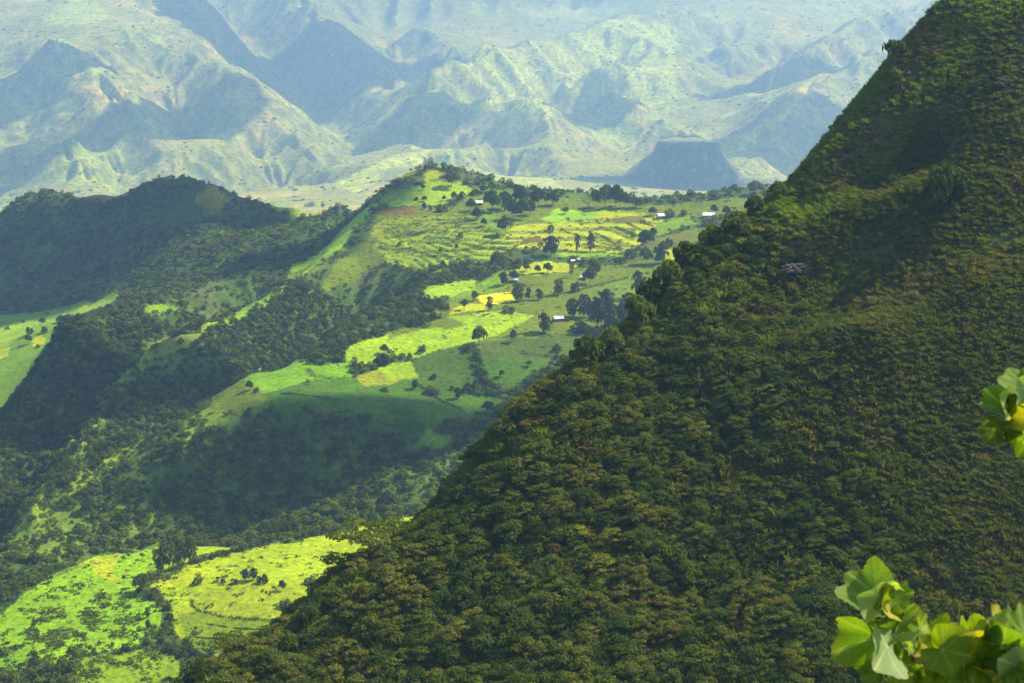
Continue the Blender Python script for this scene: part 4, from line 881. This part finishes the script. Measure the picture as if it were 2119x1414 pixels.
tree('bush', 1955, 405, 95, 66, 'large dark bush alone on the upper grassy face of the dark hillside', None, at=hit(1955, 408, 240, 560), var=0)
tree('pollard', 1850, 150, 40, 50, 'small dark tree leaning out near the top of the rim', None, at=crestpt(1850, .5), var=0)
for i,(px,py,w_,h_) in enumerate([(1970,1275,46,60),(2092,1255,40,46),(2010,1262,36,22)]):
    tree('bush', px, py+20, w_, h_, ['pointed yellow-green bush above the foreground leaves','round pale yellow bush at the right edge above the foreground leaves','flat pale bush between the two yellow ones at the right'][i], 'pale bushes at the lower right', at=hit(px, py+20, 200, 560), var=2)

# ---------------------------------------------------------------- farmhouses with pale tin roofs
def simple_mat(name, c_, rough=.7, metal=0.0):
    m, t = nodes(name); b = t.nodes.new('ShaderNodeBsdfPrincipled'); no = t.nodes.new('ShaderNodeTexNoise'); no.inputs['Scale'].default_value = 1.3; no.inputs['Detail'].default_value = 4
    mr = t.nodes.new('ShaderNodeMapRange'); mr.inputs[3].default_value = .8; mr.inputs[4].default_value = 1.12; t.links.new(no.outputs[0], mr.inputs[0])
    vm = t.nodes.new('ShaderNodeVectorMath'); vm.operation = 'SCALE'; vm.inputs[0].default_value = c_; t.links.new(mr.outputs[0], vm.inputs['Scale']); t.links.new(vm.outputs[0], b.inputs['Base Color'])
    b.inputs['Roughness'].default_value = rough; b.inputs['Metallic'].default_value = metal
    o = t.nodes.new('ShaderNodeOutputMaterial'); t.links.new(b.outputs[0], o.inputs[0]); return m
ROOF = simple_mat('tin_roof', (.82,.84,.88), .55); RUST = simple_mat('rusty_roof', (.42,.33,.28), .7); MUD = simple_mat('mud_wall', (.26,.17,.10), .95); DOORM = simple_mat('door_wood', (.06,.045,.035), .8)
def bm_obj(name, bm, mat, parent):
    me = bpy.data.meshes.new(name); bmesh.ops.recalc_face_normals(bm, faces=bm.faces); bm.to_mesh(me); bm.free(); me.materials.append(mat)
    o = bpy.data.objects.new(name, me); C.objects.link(o); o.parent = parent; return o
def house(px, py, wpx, ang, label, ymin=1000, lean=False):
    h = hit(px, py, ymin); 
    if not h: print('house lost', px); return
    w_ = wpx*h[1]/F*.88; d = w_*.62; H = 2.4; e = bpy.data.objects.new('farmhouse', None); C.objects.link(e); e.location = (h[0], h[1], h[2]); e.rotation_euler = (0,0,R(ang))
    bm = bmesh.new(); x_, y_ = w_/2, d/2; rh = 0 if lean else d*.34
    b = [bm.verts.new(p) for p in ((-x_,-y_,-1.5),(x_,-y_,-1.5),(x_,y_,-1.5),(-x_,y_,-1.5),(-x_,-y_,H),(x_,-y_,H),(x_,y_,H),(-x_,y_,H),(-x_,0,H+rh+.01),(x_,0,H+rh+.01))]
    for f in ((0,1,5,4),(2,3,7,6),(1,2,6,9,5),(3,0,4,8,7),(3,2,1,0)): bm.faces.new([b[i] for i in f])
    bm_obj('wall', bm, MUD, e)
    bm = bmesh.new(); o_ = .5; n = 14                 # corrugated sheets, two slopes with a little thickness
    for sgn in (-1,1):
        rows = []
        for i in range(n*2+1):
            xx = -x_-o_+(2*x_+2*o_)*i/(n*2); cz = .04 if i%2 else 0
            rows.append([bm.verts.new((xx, 0 if k == 0 else sgn*(y_+o_), H+rh+.12+cz-(k*(rh*(y_+o_)/y_)))) for k in (0,1)]+[bm.verts.new((xx, 0 if k == 0 else sgn*(y_+o_), H+rh+.05+cz-(k*(rh*(y_+o_)/y_)))) for k in (0,1)])
        for a_, c_ in zip(rows[:-1], rows[1:]):
            bm.faces.new((a_[0],c_[0],c_[1],a_[1])); bm.faces.new((a_[2],a_[3],c_[3],c_[2])); bm.faces.new((a_[1],c_[1],c_[3],a_[3]))
    bm_obj('roof', bm, ROOF, e)
    bm = bmesh.new(); bmesh.ops.create_cube(bm, size=1)
    for v in bm.verts: v.co = Vector((v.co.x*.9+w_*.12, -y_-.03+v.co.y*.06, .95+v.co.z*1.9))
    bm_obj('door', bm, DOORM, e); tag(e, label, 'house', 'tin-roofed farmhouses')
house(1155,664,22,20,'lowest farmhouse with a white tin roof beside the tall dark tree')
house(1467,450,27,-12,'farmhouse with a white tin roof at the far right of the plateau')
house(1369,451,20,15,'farmhouse with a white tin roof between two bushes on the plateau')
house(1065,584,17,-18,'white-roofed hut behind the olive field, under a round tree')
house(1208,579,14,-25,'small white-roofed hut right in the olive field')
house(989,424,20,8,'white-roofed farmhouse left of the dark grove on the hill',1200)
house(1186,545,9,0,'left one of two tiny white sheds by the yellow strip')
house(1195,543,8,30,'right one of two tiny white sheds by the yellow strip')
house(1103,434,10,10,'little white-roofed shed half hidden in the dark grove on the hill',1200)

# ---------------------------------------------------------------- hedges and field banks
def hedge(pl, hpx, label, group, ymin=850, mt='dark', gap=0.0):
    rg = np.random.default_rng(len(bpy.data.meshes)); P0 = []
    w3 = [hit(px, py, ymin) for px, py in pl]; w3 = [q for q in w3 if q]
    if len(w3) < 2: return
    for a_, b_ in zip(w3[:-1], w3[1:]):
        L0 = math.dist(a_[:2], b_[:2]); n = max(4, int(L0*16)); t = rg.random(n)
        P0.append(np.stack([a_[0]+(b_[0]-a_[0])*t, a_[1]+(b_[1]-a_[1])*t],1))
    P0 = np.concatenate(P0); hh = hpx*np.mean([q[1] for q in w3])/F
    u = fbm(P0[:,0], P0[:,1], 7, 3, 201); k = u > gap-.35; P0, u = P0[k], u[k]; n = len(P0)
    P0 = P0+rg.normal(size=(n,2))*hh*.4; zz = ground_z(P0[:,0], P0[:,1])+rg.random(n)*hh*(.7+.9*u)
    c0 = np.array([w3[0][0], w3[0][1], w3[0][2]]); cen = np.c_[P0, zz]-c0
    nr = rg.normal(size=(n,3)); nr[:,2] += .6
    me = quads_mesh('hedge', cen, nr, .42, LM[mt], rg, rg.random(n))
    o = bpy.data.objects.new('hedge', me); C.objects.link(o); o.location = c0; tag(o, label, 'hedge', group)
hc = {}
def hl(pl, base):
    hc[base] = hc.get(base, 0)+1; return ORD[hc[base]-1]+' '+base
HG = 'dark hedge banks between the terrace strips'
TL = 'low dark hedge bank between green terrace strips, counted from the top'
for pl in [[(1150,520),(1230,524),(1262,520)],[(1165,480),(1200,490),(1240,503),(1290,517)],[(1227,483),(1256,495),(1283,514)],[(1256,477),(1285,487),(1312,499)],[(1274,470),(1300,481),(1318,489)],[(1297,462),(1320,474),(1340,485)],[(1325,458),(1351,469)]]:
    hedge(pl, 5, hl(pl, 'dark slanting hedge bank of the yellow terraces, counted from the left'), 'slanting hedges of the yellow terraces', 1200)
for pl in sorted([[(795,482),(840,486),(880,480)],[(810,492),(860,488),(900,476)],[(780,500),(820,512),(870,516)],[(846,498),(900,503),(975,508)],[(878,492),(920,497),(975,500)],[(905,481),(960,480),(1030,479)],
 [(850,522),(920,522),(1000,516)],[(970,515),(1030,517),(1065,520)],[(990,510),(1015,500),(1030,488)],[(795,478),(830,470),(870,462)],[(870,530),(940,533),(1010,528)],[(780,514),(840,520)]], key=lambda q: sum(v[1] for v in q)/len(q)):
    hedge(pl, 6, hl(pl, TL), HG, 1200)
for pl,h_,lb,gp in [([(1095,540),(1150,538),(1240,534)],6,'long dark hedge under the yellow terraces',0),([(860,792),(880,808),(915,832),(960,852)],5,'dark hedge slanting across the dark green field',0),
 ([(975,716),(982,745),(988,775),(1000,795),(1040,800)],16,'tall dark hedge between the two shaded plots',-.2),([(635,765),(650,780),(690,786),(730,782)],8,'dark curved hedge on the lobe-shaped field',0),
 ([(580,815),(650,822),(700,828)],4,'faint hedge line on the dark green field',0),([(915,652),(880,664),(830,676),(790,694)],8,'scrubby hedge on the upper rim of the long bright field',0),
 ([(780,870),(830,884),(880,886)],6,'dark bank at the foot of the dark green field',0),([(1135,612),(1180,606),(1240,590),(1300,575)],6,'dark hedge across the slanting olive field',0),
 ([(1040,700),(1100,688),(1150,692)],5,'reedy hedge beside the lowest farmhouse',0),([(1075,732),(1150,740),(1215,738)],6,'hedge on the shaded field by the dark hillside',0),
 ([(397,1243),(398,1255),(412,1266),(460,1277),(530,1284),(600,1289)],6,'dark curving bank around the yellow oval plot',0),([(430,1292),(500,1302),(570,1306)],3,'faint bank under the yellow oval plot',0),([(395,1318),(450,1322),(520,1330)],3,'lowest faint bank under the yellow oval plot',0)]:
    hedge(pl, h_, lb, 'field hedges', 600 if pl[0][1] > 1200 else 850, gap=gp)

# ---------------------------------------------------------------- bare rock breaking through the hillside
ROCK = simple_mat('grey_rock', (.055,.052,.038), .95)
def outcrop(px, py, w_, h_, n, seed, label):
    h = hit(px, py, 240, 560)
    if not h: print('rock lost'); return
    rg = random.Random(seed); bm = bmesh.new(); m = h[1]/F
    for k in range(n):
        b2 = bmesh.ops.create_icosphere(bm, subdivisions=3, radius=1)['verts']; cx_ = rg.uniform(-.5,.5)*w_*m; cz_ = rg.uniform(-.45,.45)*h_*m*.6; sx, sz = rg.uniform(.8,1.9), rg.uniform(.5,1.1)
        q = rg.uniform(0, 99)
        for v in b2:
            d = v.co.copy(); f_ = 1+.22*math.sin(d.x*5+q)*math.sin(d.z*7+q)+.12*math.sin(d.y*9+q*2); d = d*f_
            d.x = round(d.x*3)/3*.4+d.x*.6; v.co = Vector((cx_+d.x*sx, d.y*1.1+cz_*1.1+cx_*.35, cz_+d.z*sz+cx_*.2))
    o = bm_obj('rock_outcrop', bm, ROCK, None); o.location = (h[0], h[1], h[2]+.1); tag(o, label, 'rock')
outcrop(1672, 552, 90, 34, 16, 1, 'grey rock band under the grassy shoulder of the dark hillside')
outcrop(2082, 165, 34, 24, 7, 2, 'small grey rock patch near the top right corner of the dark hillside')
# ---------------------------------------------------------------- the leafy shrubs right in front of the viewer
def leaf_surface(name, c_dark, c_light, c_vein):
    m, t = nodes(name); N = t.nodes.new; K = t.links.new
    av = N('ShaderNodeAttribute'); av.attribute_name = 'vein'; ab = N('ShaderNodeAttribute'); ab.attribute_name = 'brown'; tc = N('ShaderNodeTexCoord')
    no = N('ShaderNodeTexNoise'); no.inputs['Scale'].default_value = 22; no.inputs['Detail'].default_value = 8; no.inputs['Roughness'].default_value = .7; K(tc.outputs['Object'], no.inputs['Vector'])
    m1 = N('ShaderNodeMix'); m1.data_type = 'RGBA'; m1.inputs['A'].default_value = (*c_dark,1); m1.inputs['B'].default_value = (*c_light,1); K(no.outputs['Fac'], m1.inputs['Factor'])
    m2 = N('ShaderNodeMix'); m2.data_type = 'RGBA'; K(av.outputs['Fac'], m2.inputs['Factor']); K(m1.outputs['Result'], m2.inputs['A']); m2.inputs['B'].default_value = (*c_vein,1)
    m3 = N('ShaderNodeMix'); m3.data_type = 'RGBA'; K(ab.outputs['Fac'], m3.inputs['Factor']); K(m2.outputs['Result'], m3.inputs['A']); m3.inputs['B'].default_value = (.20,.09,.015,1)
    b = N('ShaderNodeBsdfPrincipled'); K(m3.outputs['Result'], b.inputs['Base Color']); b.inputs['Roughness'].default_value = .6; b.inputs['Specular IOR Level'].default_value = .3
    tr = N('ShaderNodeBsdfTranslucent'); vm = N('ShaderNodeVectorMath'); vm.operation = 'MULTIPLY'; vm.inputs[1].default_value = (1.5,1.5,.35); K(m3.outputs['Result'], vm.inputs[0]); K(vm.outputs[0], tr.inputs[0])
    ms = N('ShaderNodeMixShader'); ms.inputs[0].default_value = .42; K(b.outputs[0], ms.inputs[1]); K(tr.outputs[0], ms.inputs[2])
    bp = N('ShaderNodeBump'); bp.inputs['Strength'].default_value = .5; bp.inputs['Distance'].default_value = .004; K(no.outputs['Fac'], bp.inputs['Height']); K(bp.outputs[0], b.inputs['Normal'])
    o = N('ShaderNodeOutputMaterial'); K(ms.outputs[0], o.inputs[0]); return m
LS = [leaf_surface('leaf_green', (.05,.12,.008), (.20,.33,.02), (.34,.42,.12)), leaf_surface('leaf_lime', (.10,.19,.006), (.28,.38,.015), (.42,.46,.10)),
      leaf_surface('leaf_pale', (.12,.22,.07), (.34,.44,.18), (.5,.55,.28)), leaf_surface('leaf_yellow', (.22,.25,.008), (.45,.40,.02), (.5,.5,.1)), leaf_surface('leaf_dark', (.045,.10,.010), (.10,.16,.02), (.25,.30,.08))]
STEM = simple_mat('young_stem', (.085,.06,.03), .7)
def big_leaf(seed, mat, cup=.25, wave=.08, brown=0.0):
    """heart-shaped, faintly lobed leaf; the stalk joins at the origin, the tip points along +Y, unit length"""
    rg = random.Random(seed); NA, NR = 72, 12; vs_, fs_, vein, br = [], [], [], []
    lob = [0, R(52), -R(52), R(102), -R(102)]; ph = rg.random()*6
    for i in range(NA):
        a = -math.pi+2*math.pi*i/NA; aa = abs(a)
        r = .50+.32*math.cos(a)+.02*math.sin(2*a)
        r = .62*(1+.20*math.cos(a)) if aa < 2.6 else .62*(1+.20*math.cos(a))*(1-.75*((aa-2.6)/.54)**1.5)
        r *= 1+.24*max(0, math.cos(a))**10+.25*max(0, math.cos(a-R(52)))**14+.25*max(0, math.cos(a+R(52)))**14-.11*max(0,math.cos(a-R(27)))**30-.11*max(0,math.cos(a+R(27)))**30+.07*max(0, math.cos(a-R(102)))**14+.07*max(0, math.cos(a+R(102)))**14+.028*math.sin(31*a+ph)+.018*rg.uniform(-1,1)
        dv = min(abs(a-l_) for l_ in lob)
        for j in range(1, NR+1):
            q = (j/NR)**.85; x_, y_ = math.sin(a)*r*q, math.cos(a)*r*q+.12
            side = max(0, 1-dv/(.05+.06/q/8))                      # main veins
            sec = max(0, 1-abs(((q*7+dv*5) % 1)-.5)*7)*.35*(dv < .42)
            z_ = cup*(x_*x_+.5*y_*y_)*1.0-.10*y_+wave*math.sin(3*a+ph)*q*q+.03*math.sin(9*a+ph*2)*q**3-.02*max(0,1-dv/.09)*q
            vs_.append((x_, y_, z_)); vein.append(min(1, side*.9+sec)); br.append(min(1, max(0, brown*(q-.72)*5*(.5+.5*math.sin(2*a+ph*3)))))
    c_ = len(vs_); vs_.append((0,.12,0)); vein.append(1); br.append(0)
    for i in range(NA):
        k = (i+1) % NA; fs_.append((c_, i*NR, k*NR))
        for j in range(NR-1): fs_.append((i*NR+j, i*NR+j+1, k*NR+j+1, k*NR+j))
    me = bpy.data.meshes.new('leaf'); me.from_pydata(vs_, [], fs_); me.shade_smooth(); me.materials.append(mat)
    for nm, ar in (('vein', vein), ('brown', br)):
        a_ = me.attributes.new(nm, 'FLOAT', 'POINT'); a_.data.foreach_set('value', ar)
    return me
def stem_tube(name, pl, r0, r1, parent):
    bm = bmesh.new(); rings = []; n = len(pl)
    for i, p in enumerate(pl):
        p = Vector(p); d = (Vector(pl[min(i+1,n-1)])-Vector(pl[max(i-1,0)])).normalized(); q = d.to_track_quat('Z','Y'); rr = r0+(r1-r0)*i/(n-1)
        rings.append([bm.verts.new(p+q@Vector((math.cos(k*math.pi/4)*rr, math.sin(k*math.pi/4)*rr, 0))) for k in range(8)])
    for a_, b_ in zip(rings[:-1], rings[1:]):
        for k in range(8): bm.faces.new((a_[k], a_[(k+1)%8], b_[(k+1)%8], b_[k]))
    bm.faces.new(rings[0][::-1]); bm.faces.new(rings[-1]); o = bm_obj(name, bm, STEM, parent); o.data.shade_smooth(); return o
camR = camo.rotation_euler.to_matrix()
def leafy(name, label, stems, leaves, base):
    """stems: lists of (px,py,Y); leaves: joint (px,py), tip direction in degrees (0 = up, clockwise), length px, Y, tilt back/sideways, material, cup, brown"""
    e = bpy.data.objects.new(name, None); C.objects.link(e); e.location = base; B = Vector(base)
    for i, (pl, r0, r1) in enumerate(stems):
        pts_ = [Vector(q) if isinstance(q, Vector) else Vector(W(*q)) for q in pl]
        fine = []
        for a_, b_ in zip(pts_[:-1], pts_[1:]):
            for t in (0, .33, .66): fine.append(a_.lerp(b_, t)+Vector((random.uniform(-1,1),random.uniform(-1,1),random.uniform(-1,1)))*.004)
        fine.append(pts_[-1]); stem_tube('stem', [q-B for q in fine], r0, r1, e)
    for i, (jx, jy, dirn, lpx, Yd, tiltb, tilts, mt, cup, brn) in enumerate(leaves):
        o = bpy.data.objects.new('leaf', big_leaf(900+i+int(jx), LS[mt], cup,   .07+.05*(i%3), brn)); C.objects.link(o); o.parent = e
        ln = lpx*.86*Yd/F; tiltb *= 1.45; tilts *= 1.2
        M = camR.to_4x4() @ Matrix.Rotation(-R(dirn), 4, 'Z') @ Matrix.Rotation(R(tiltb), 4, 'X') @ Matrix.Rotation(R(tilts), 4, 'Y') @ Matrix.Diagonal((ln*.92, ln, ln, 1))
        M.translation = Vector(W(jx, jy, Yd))-B; o.matrix_local = M
    tag(e, label, 'shrub', 'leafy shrubs at the viewpoint'); return e
SA = Vector((1.5, 4.9, -6.6)); SB = Vector((1.95, 4.4, -6.3))
leafy('leafy_shrub', 'close yellow-green shrub with broad leaves in the bottom right corner',
 [([SA, (2010,1700,4.8), (1960,1480,4.7), (1905,1385,4.65), (1871,1331,4.6), (1842,1285,4.55), (1820,1240,4.5)], .016, .004),
  ([(1960,1480,4.7), (1890,1420,4.62), (1925,1362,4.55), (1950,1320,4.5)], .007, .003),
  ([(2010,1700,4.8), (2060,1450,4.6), (2075,1380,4.5), (2060,1320,4.45)], .010, .004),
  ([(2060,1450,4.6), (2140,1380,4.45), (2150,1310,4.4)], .007, .004)],
 [(1815,1232,-52,112,4.5,-38,10,0,.5,.15),(1822,1232,-88,92,4.47,30,-20,2,.3,0),(1832,1216,38,52,4.5,35,30,2,.6,0),(1850,1238,78,62,4.52,-20,15,0,.3,0),(1828,1245,-140,72,4.48,45,-25,3,.7,0),
  (1838,1268,-170,52,4.5,35,20,4,.8,.2),(1862,1285,62,66,4.55,-15,25,1,.4,0),(1850,1280,-62,74,4.56,-25,0,1,.3,0),(1830,1318,-112,142,4.5,-22,-12,0,.35,.12),(1848,1322,78,112,4.52,-32,18,2,.45,0),(1838,1330,-135,120,4.46,40,-10,2,.2,.1),
  (1926,1352,200,62,4.5,30,15,3,.6,.1),(1910,1345,-18,56,4.56,10,30,1,.4,0),(1930,1335,60,96,4.48,-28,12,1,.4,0),(1940,1342,100,104,4.45,24,-18,1,.35,.2),(1880,1370,-150,86,4.55,-30,20,0,.4,0),(1875,1380,-100,96,4.5,35,12,1,.3,.1),
  (1960,1378,150,84,4.45,-20,10,0,.5,0),(1985,1400,-40,70,4.5,25,-20,4,.6,.1),(2040,1325,-70,78,4.45,-20,16,1,.4,.1),(2055,1310,-35,62,4.42,30,-10,4,.5,.3),(2070,1300,-8,64,4.48,-35,30,3,.8,.6),
  (2060,1322,80,96,4.4,-30,-10,2,.4,0),(2062,1335,120,112,4.38,15,14,0,.4,0),(2040,1350,-140,96,4.42,20,-16,1,.4,.4),(2030,1365,170,92,4.4,-25,12,1,.4,.1),(2085,1370,200,92,4.36,-10,20,0,.3,0),
  (2105,1345,-20,76,4.4,30,10,1,.5,0),(2125,1320,-10,86,4.4,-20,20,0,.5,0),(2120,1390,-60,100,4.34,15,-20,2,.3,0),(2130,1400,10,110,4.34,-25,10,0,.3,0),(2000,1420,-20,90,4.4,20,10,0,.4,0),(1900,1415,20,70,4.55,30,10,4,.4,.1),(1940,1425,-30,80,4.5,-25,10,0,.4,0),
  (1905,1300,30,50,4.5,-40,20,1,.7,.1),(1990,1318,-20,58,4.46,-45,-20,1,.6,.2),(2015,1310,35,52,4.44,40,20,3,.7,.2),(1978,1345,10,60,4.47,-30,-25,0,.6,0),(1880,1335,30,48,4.56,45,10,2,.6,0),(1960,1400,-75,66,4.42,-40,15,1,.6,.1),(2040,1400,10,70,4.38,40,-25,3,.6,.2),(1820,1395,-70,60,4.5,-35,10,0,.6,.2),(1850,1410,-30,60,4.48,35,10,1,.6,0),(2090,1285,20,50,4.42,-40,25,0,.6,.1)], SA)
leafy('leafy_shrub', 'close sprig of pale green leaves entering at the right edge, halfway down',
 [([SB, (2330,1500,4.35), (2260,1080,4.25), (2190,940,4.2), (2119,880,4.15), (2100,860,4.12), (2086,842,4.1)], .014, .003), ([(2119,880,4.15), (2085,893,4.1), (2075,892,4.08)], .004, .002)],
 [(2084,842,-50,72,4.1,-35,10,0,.6,.1),(2080,838,-70,66,4.08,40,15,2,.5,0),(2078,832,-12,48,4.12,45,35,4,.9,.1),(2074,892,-78,58,4.08,-30,-15,4,.6,.3),(2072,888,-40,46,4.1,45,20,4,.9,.3),(2080,893,110,50,4.1,30,-10,4,.7,.4),
  (2128,800,-38,82,4.1,-38,10,0,.4,0),(2122,806,-80,62,4.06,30,-10,2,.4,0),(2104,858,40,62,4.1,-20,20,1,.6,0),(2100,862,95,52,4.08,30,0,3,.5,0),(2135,905,-150,58,4.12,-20,10,1,.5,.1),(2120,850,10,70,4.12,-10,-30,4,.5,0),(2150,930,-70,66,4.1,20,15,1,.5,0)], SB)
# ---------------------------------------------------------------- the air
def make_haze(density, colr, aniso):
    x0, x1, y0, y1, z0, z1 = -10300, 10300, -120, 17900, float(Z.min())-12, 1110
    me = bpy.data.meshes.new('haze'); bm = bmesh.new(); bmesh.ops.create_cube(bm, size=1)
    for v in bm.verts: v.co = Vector(((x0+x1)/2+v.co.x*(x1-x0), (y0+y1)/2+v.co.y*(y1-y0), (z0+z1)/2+v.co.z*(z1-z0)))
    bm.to_mesh(me); bm.free(); o = bpy.data.objects.new('haze', me); C.objects.link(o)
    m, t = nodes('haze'); v = t.nodes.new('ShaderNodeVolumePrincipled'); v.inputs['Color'].default_value = (*colr, 1)
    v.inputs['Density'].default_value = density; v.inputs['Anisotropy'].default_value = aniso
    ou = t.nodes.new('ShaderNodeOutputMaterial'); t.links.new(v.outputs[0], ou.inputs['Volume']); me.materials.append(m)
    tag(o, 'blue haze filling the valley and veiling the far mountains', 'haze', None, 'stuff')
make_haze(0.93e-4, (.36,.58,1.0), .25)
# ---------------------------------------------------------------- unseen clouds added above the haze, each placed for the shadow it drops
def cloud_mat():
    m, t = nodes('cloud'); b = t.nodes.new('ShaderNodeBsdfPrincipled'); b.inputs['Base Color'].default_value = (.86,.87,.9,1); b.inputs['Roughness'].default_value = 1
    o = t.nodes.new('ShaderNodeOutputMaterial'); t.links.new(b.outputs[0], o.inputs[0]); return m
CM = cloud_mat()
def cloud(px, py, ymin, rx, ry, ang, seed, label, alt=1330):
    h = hit(px, py, ymin); t = (alt-h[2])/sd.z; cx, cy = h[0]+sd.x*t, h[1]+sd.y*t
    bm = bmesh.new(); bmesh.ops.create_icosphere(bm, subdivisions=6, radius=1)
    co = np.array([v.co[:] for v in bm.verts])
    a_ = co[:,0]*2.2+co[:,2]; b_ = co[:,1]*2.2-co[:,2]*.7
    k = 1+.34*fbm(a_+50, b_+50, 1.1, 5, seed)+.10*fbm(a_+9, b_+9, .3, 3, seed+5)
    r_ = R(ang)
    for v, kk in zip(bm.verts, k):
        x, y, z = v.co*kk; v.co = (x*rx*math.cos(r_)-y*ry*math.sin(r_), x*rx*math.sin(r_)+y*ry*math.cos(r_), z*min(rx,ry)*(.42 if z > 0 else .12))
    me = bpy.data.meshes.new('cloud'); bm.to_mesh(me); bm.free(); me.shade_smooth(); me.materials.append(CM)
    o = bpy.data.objects.new('cloud', me); o.location = (cx, cy, alt+min(rx,ry)*.2); C.objects.link(o)
    tag(o, label, 'cloud', 'unseen clouds placed for their shadows')
cloud(170, 545, 1500, 290, 105, 4, 1, 'unseen long low white cloud placed to shade the dark shoulder on the left')
cloud(640, 160, 5400, 1089, 847, 20, 2, 'widest unseen white cloud, placed to shade the blue slope at the top of the view', 1700)
cloud(1700, 300, 5400, 677, 363, 10, 3, 'unseen white cloud placed to shade the far slope beside the near hillside', 1600)
cloud(1395, 355, 5400, 314, 229, 0, 4, 'unseen white cloud placed to shade the flat-topped bluff', 1600)
cloud(150, 800, 950, 85, 80, 35, 5, 'unseen rounded white cloud placed to shade the ravine at the left edge')
cloud(420, 815, 950, 50, 40, 20, 14, 'smallest unseen white cloud, placed to shade the mouth of the wooded gully')
cloud(560, 540, 1400, 100, 70, 10, 15, 'unseen oval white cloud placed to shade the woods under the grassy saddle')
cloud(790, 900, 900, 125, 34, 14, 6, 'unseen flat narrow white cloud placed to shade the gully under the terraced fields')
cloud(75, 150, 5400, 399, 205, 30, 7, 'unseen ragged white cloud placed to shade the far slope in the top left corner', 1600)
cloud(245, 262, 5400, 181, 133, 0, 8, 'unseen small white cloud placed to shade a hollow on the far left mountain', 1600)
cloud(400, 270, 5400, 278, 399, 0, 9, 'unseen tall-shaped white cloud placed to shade the far gully between the two left spurs', 1600)
cloud(60, 330, 5400, 157, 193, 0, 10, 'unseen little white cloud placed to shade the far bluff at the left edge', 1600)
cloud(895, 245, 5400, 205, 399, -15, 11, 'unseen white cloud placed to shade the cliff left of the far green plateau', 1600)
cloud(1225, 235, 5400, 229, 181, 0, 12, 'unseen white cloud placed to shade the hollow in the far green plateau', 1600)
cloud(1620, 150, 5400, 363, 157, 25, 13, 'unseen white cloud placed to shade the far slope high on the right', 1700)
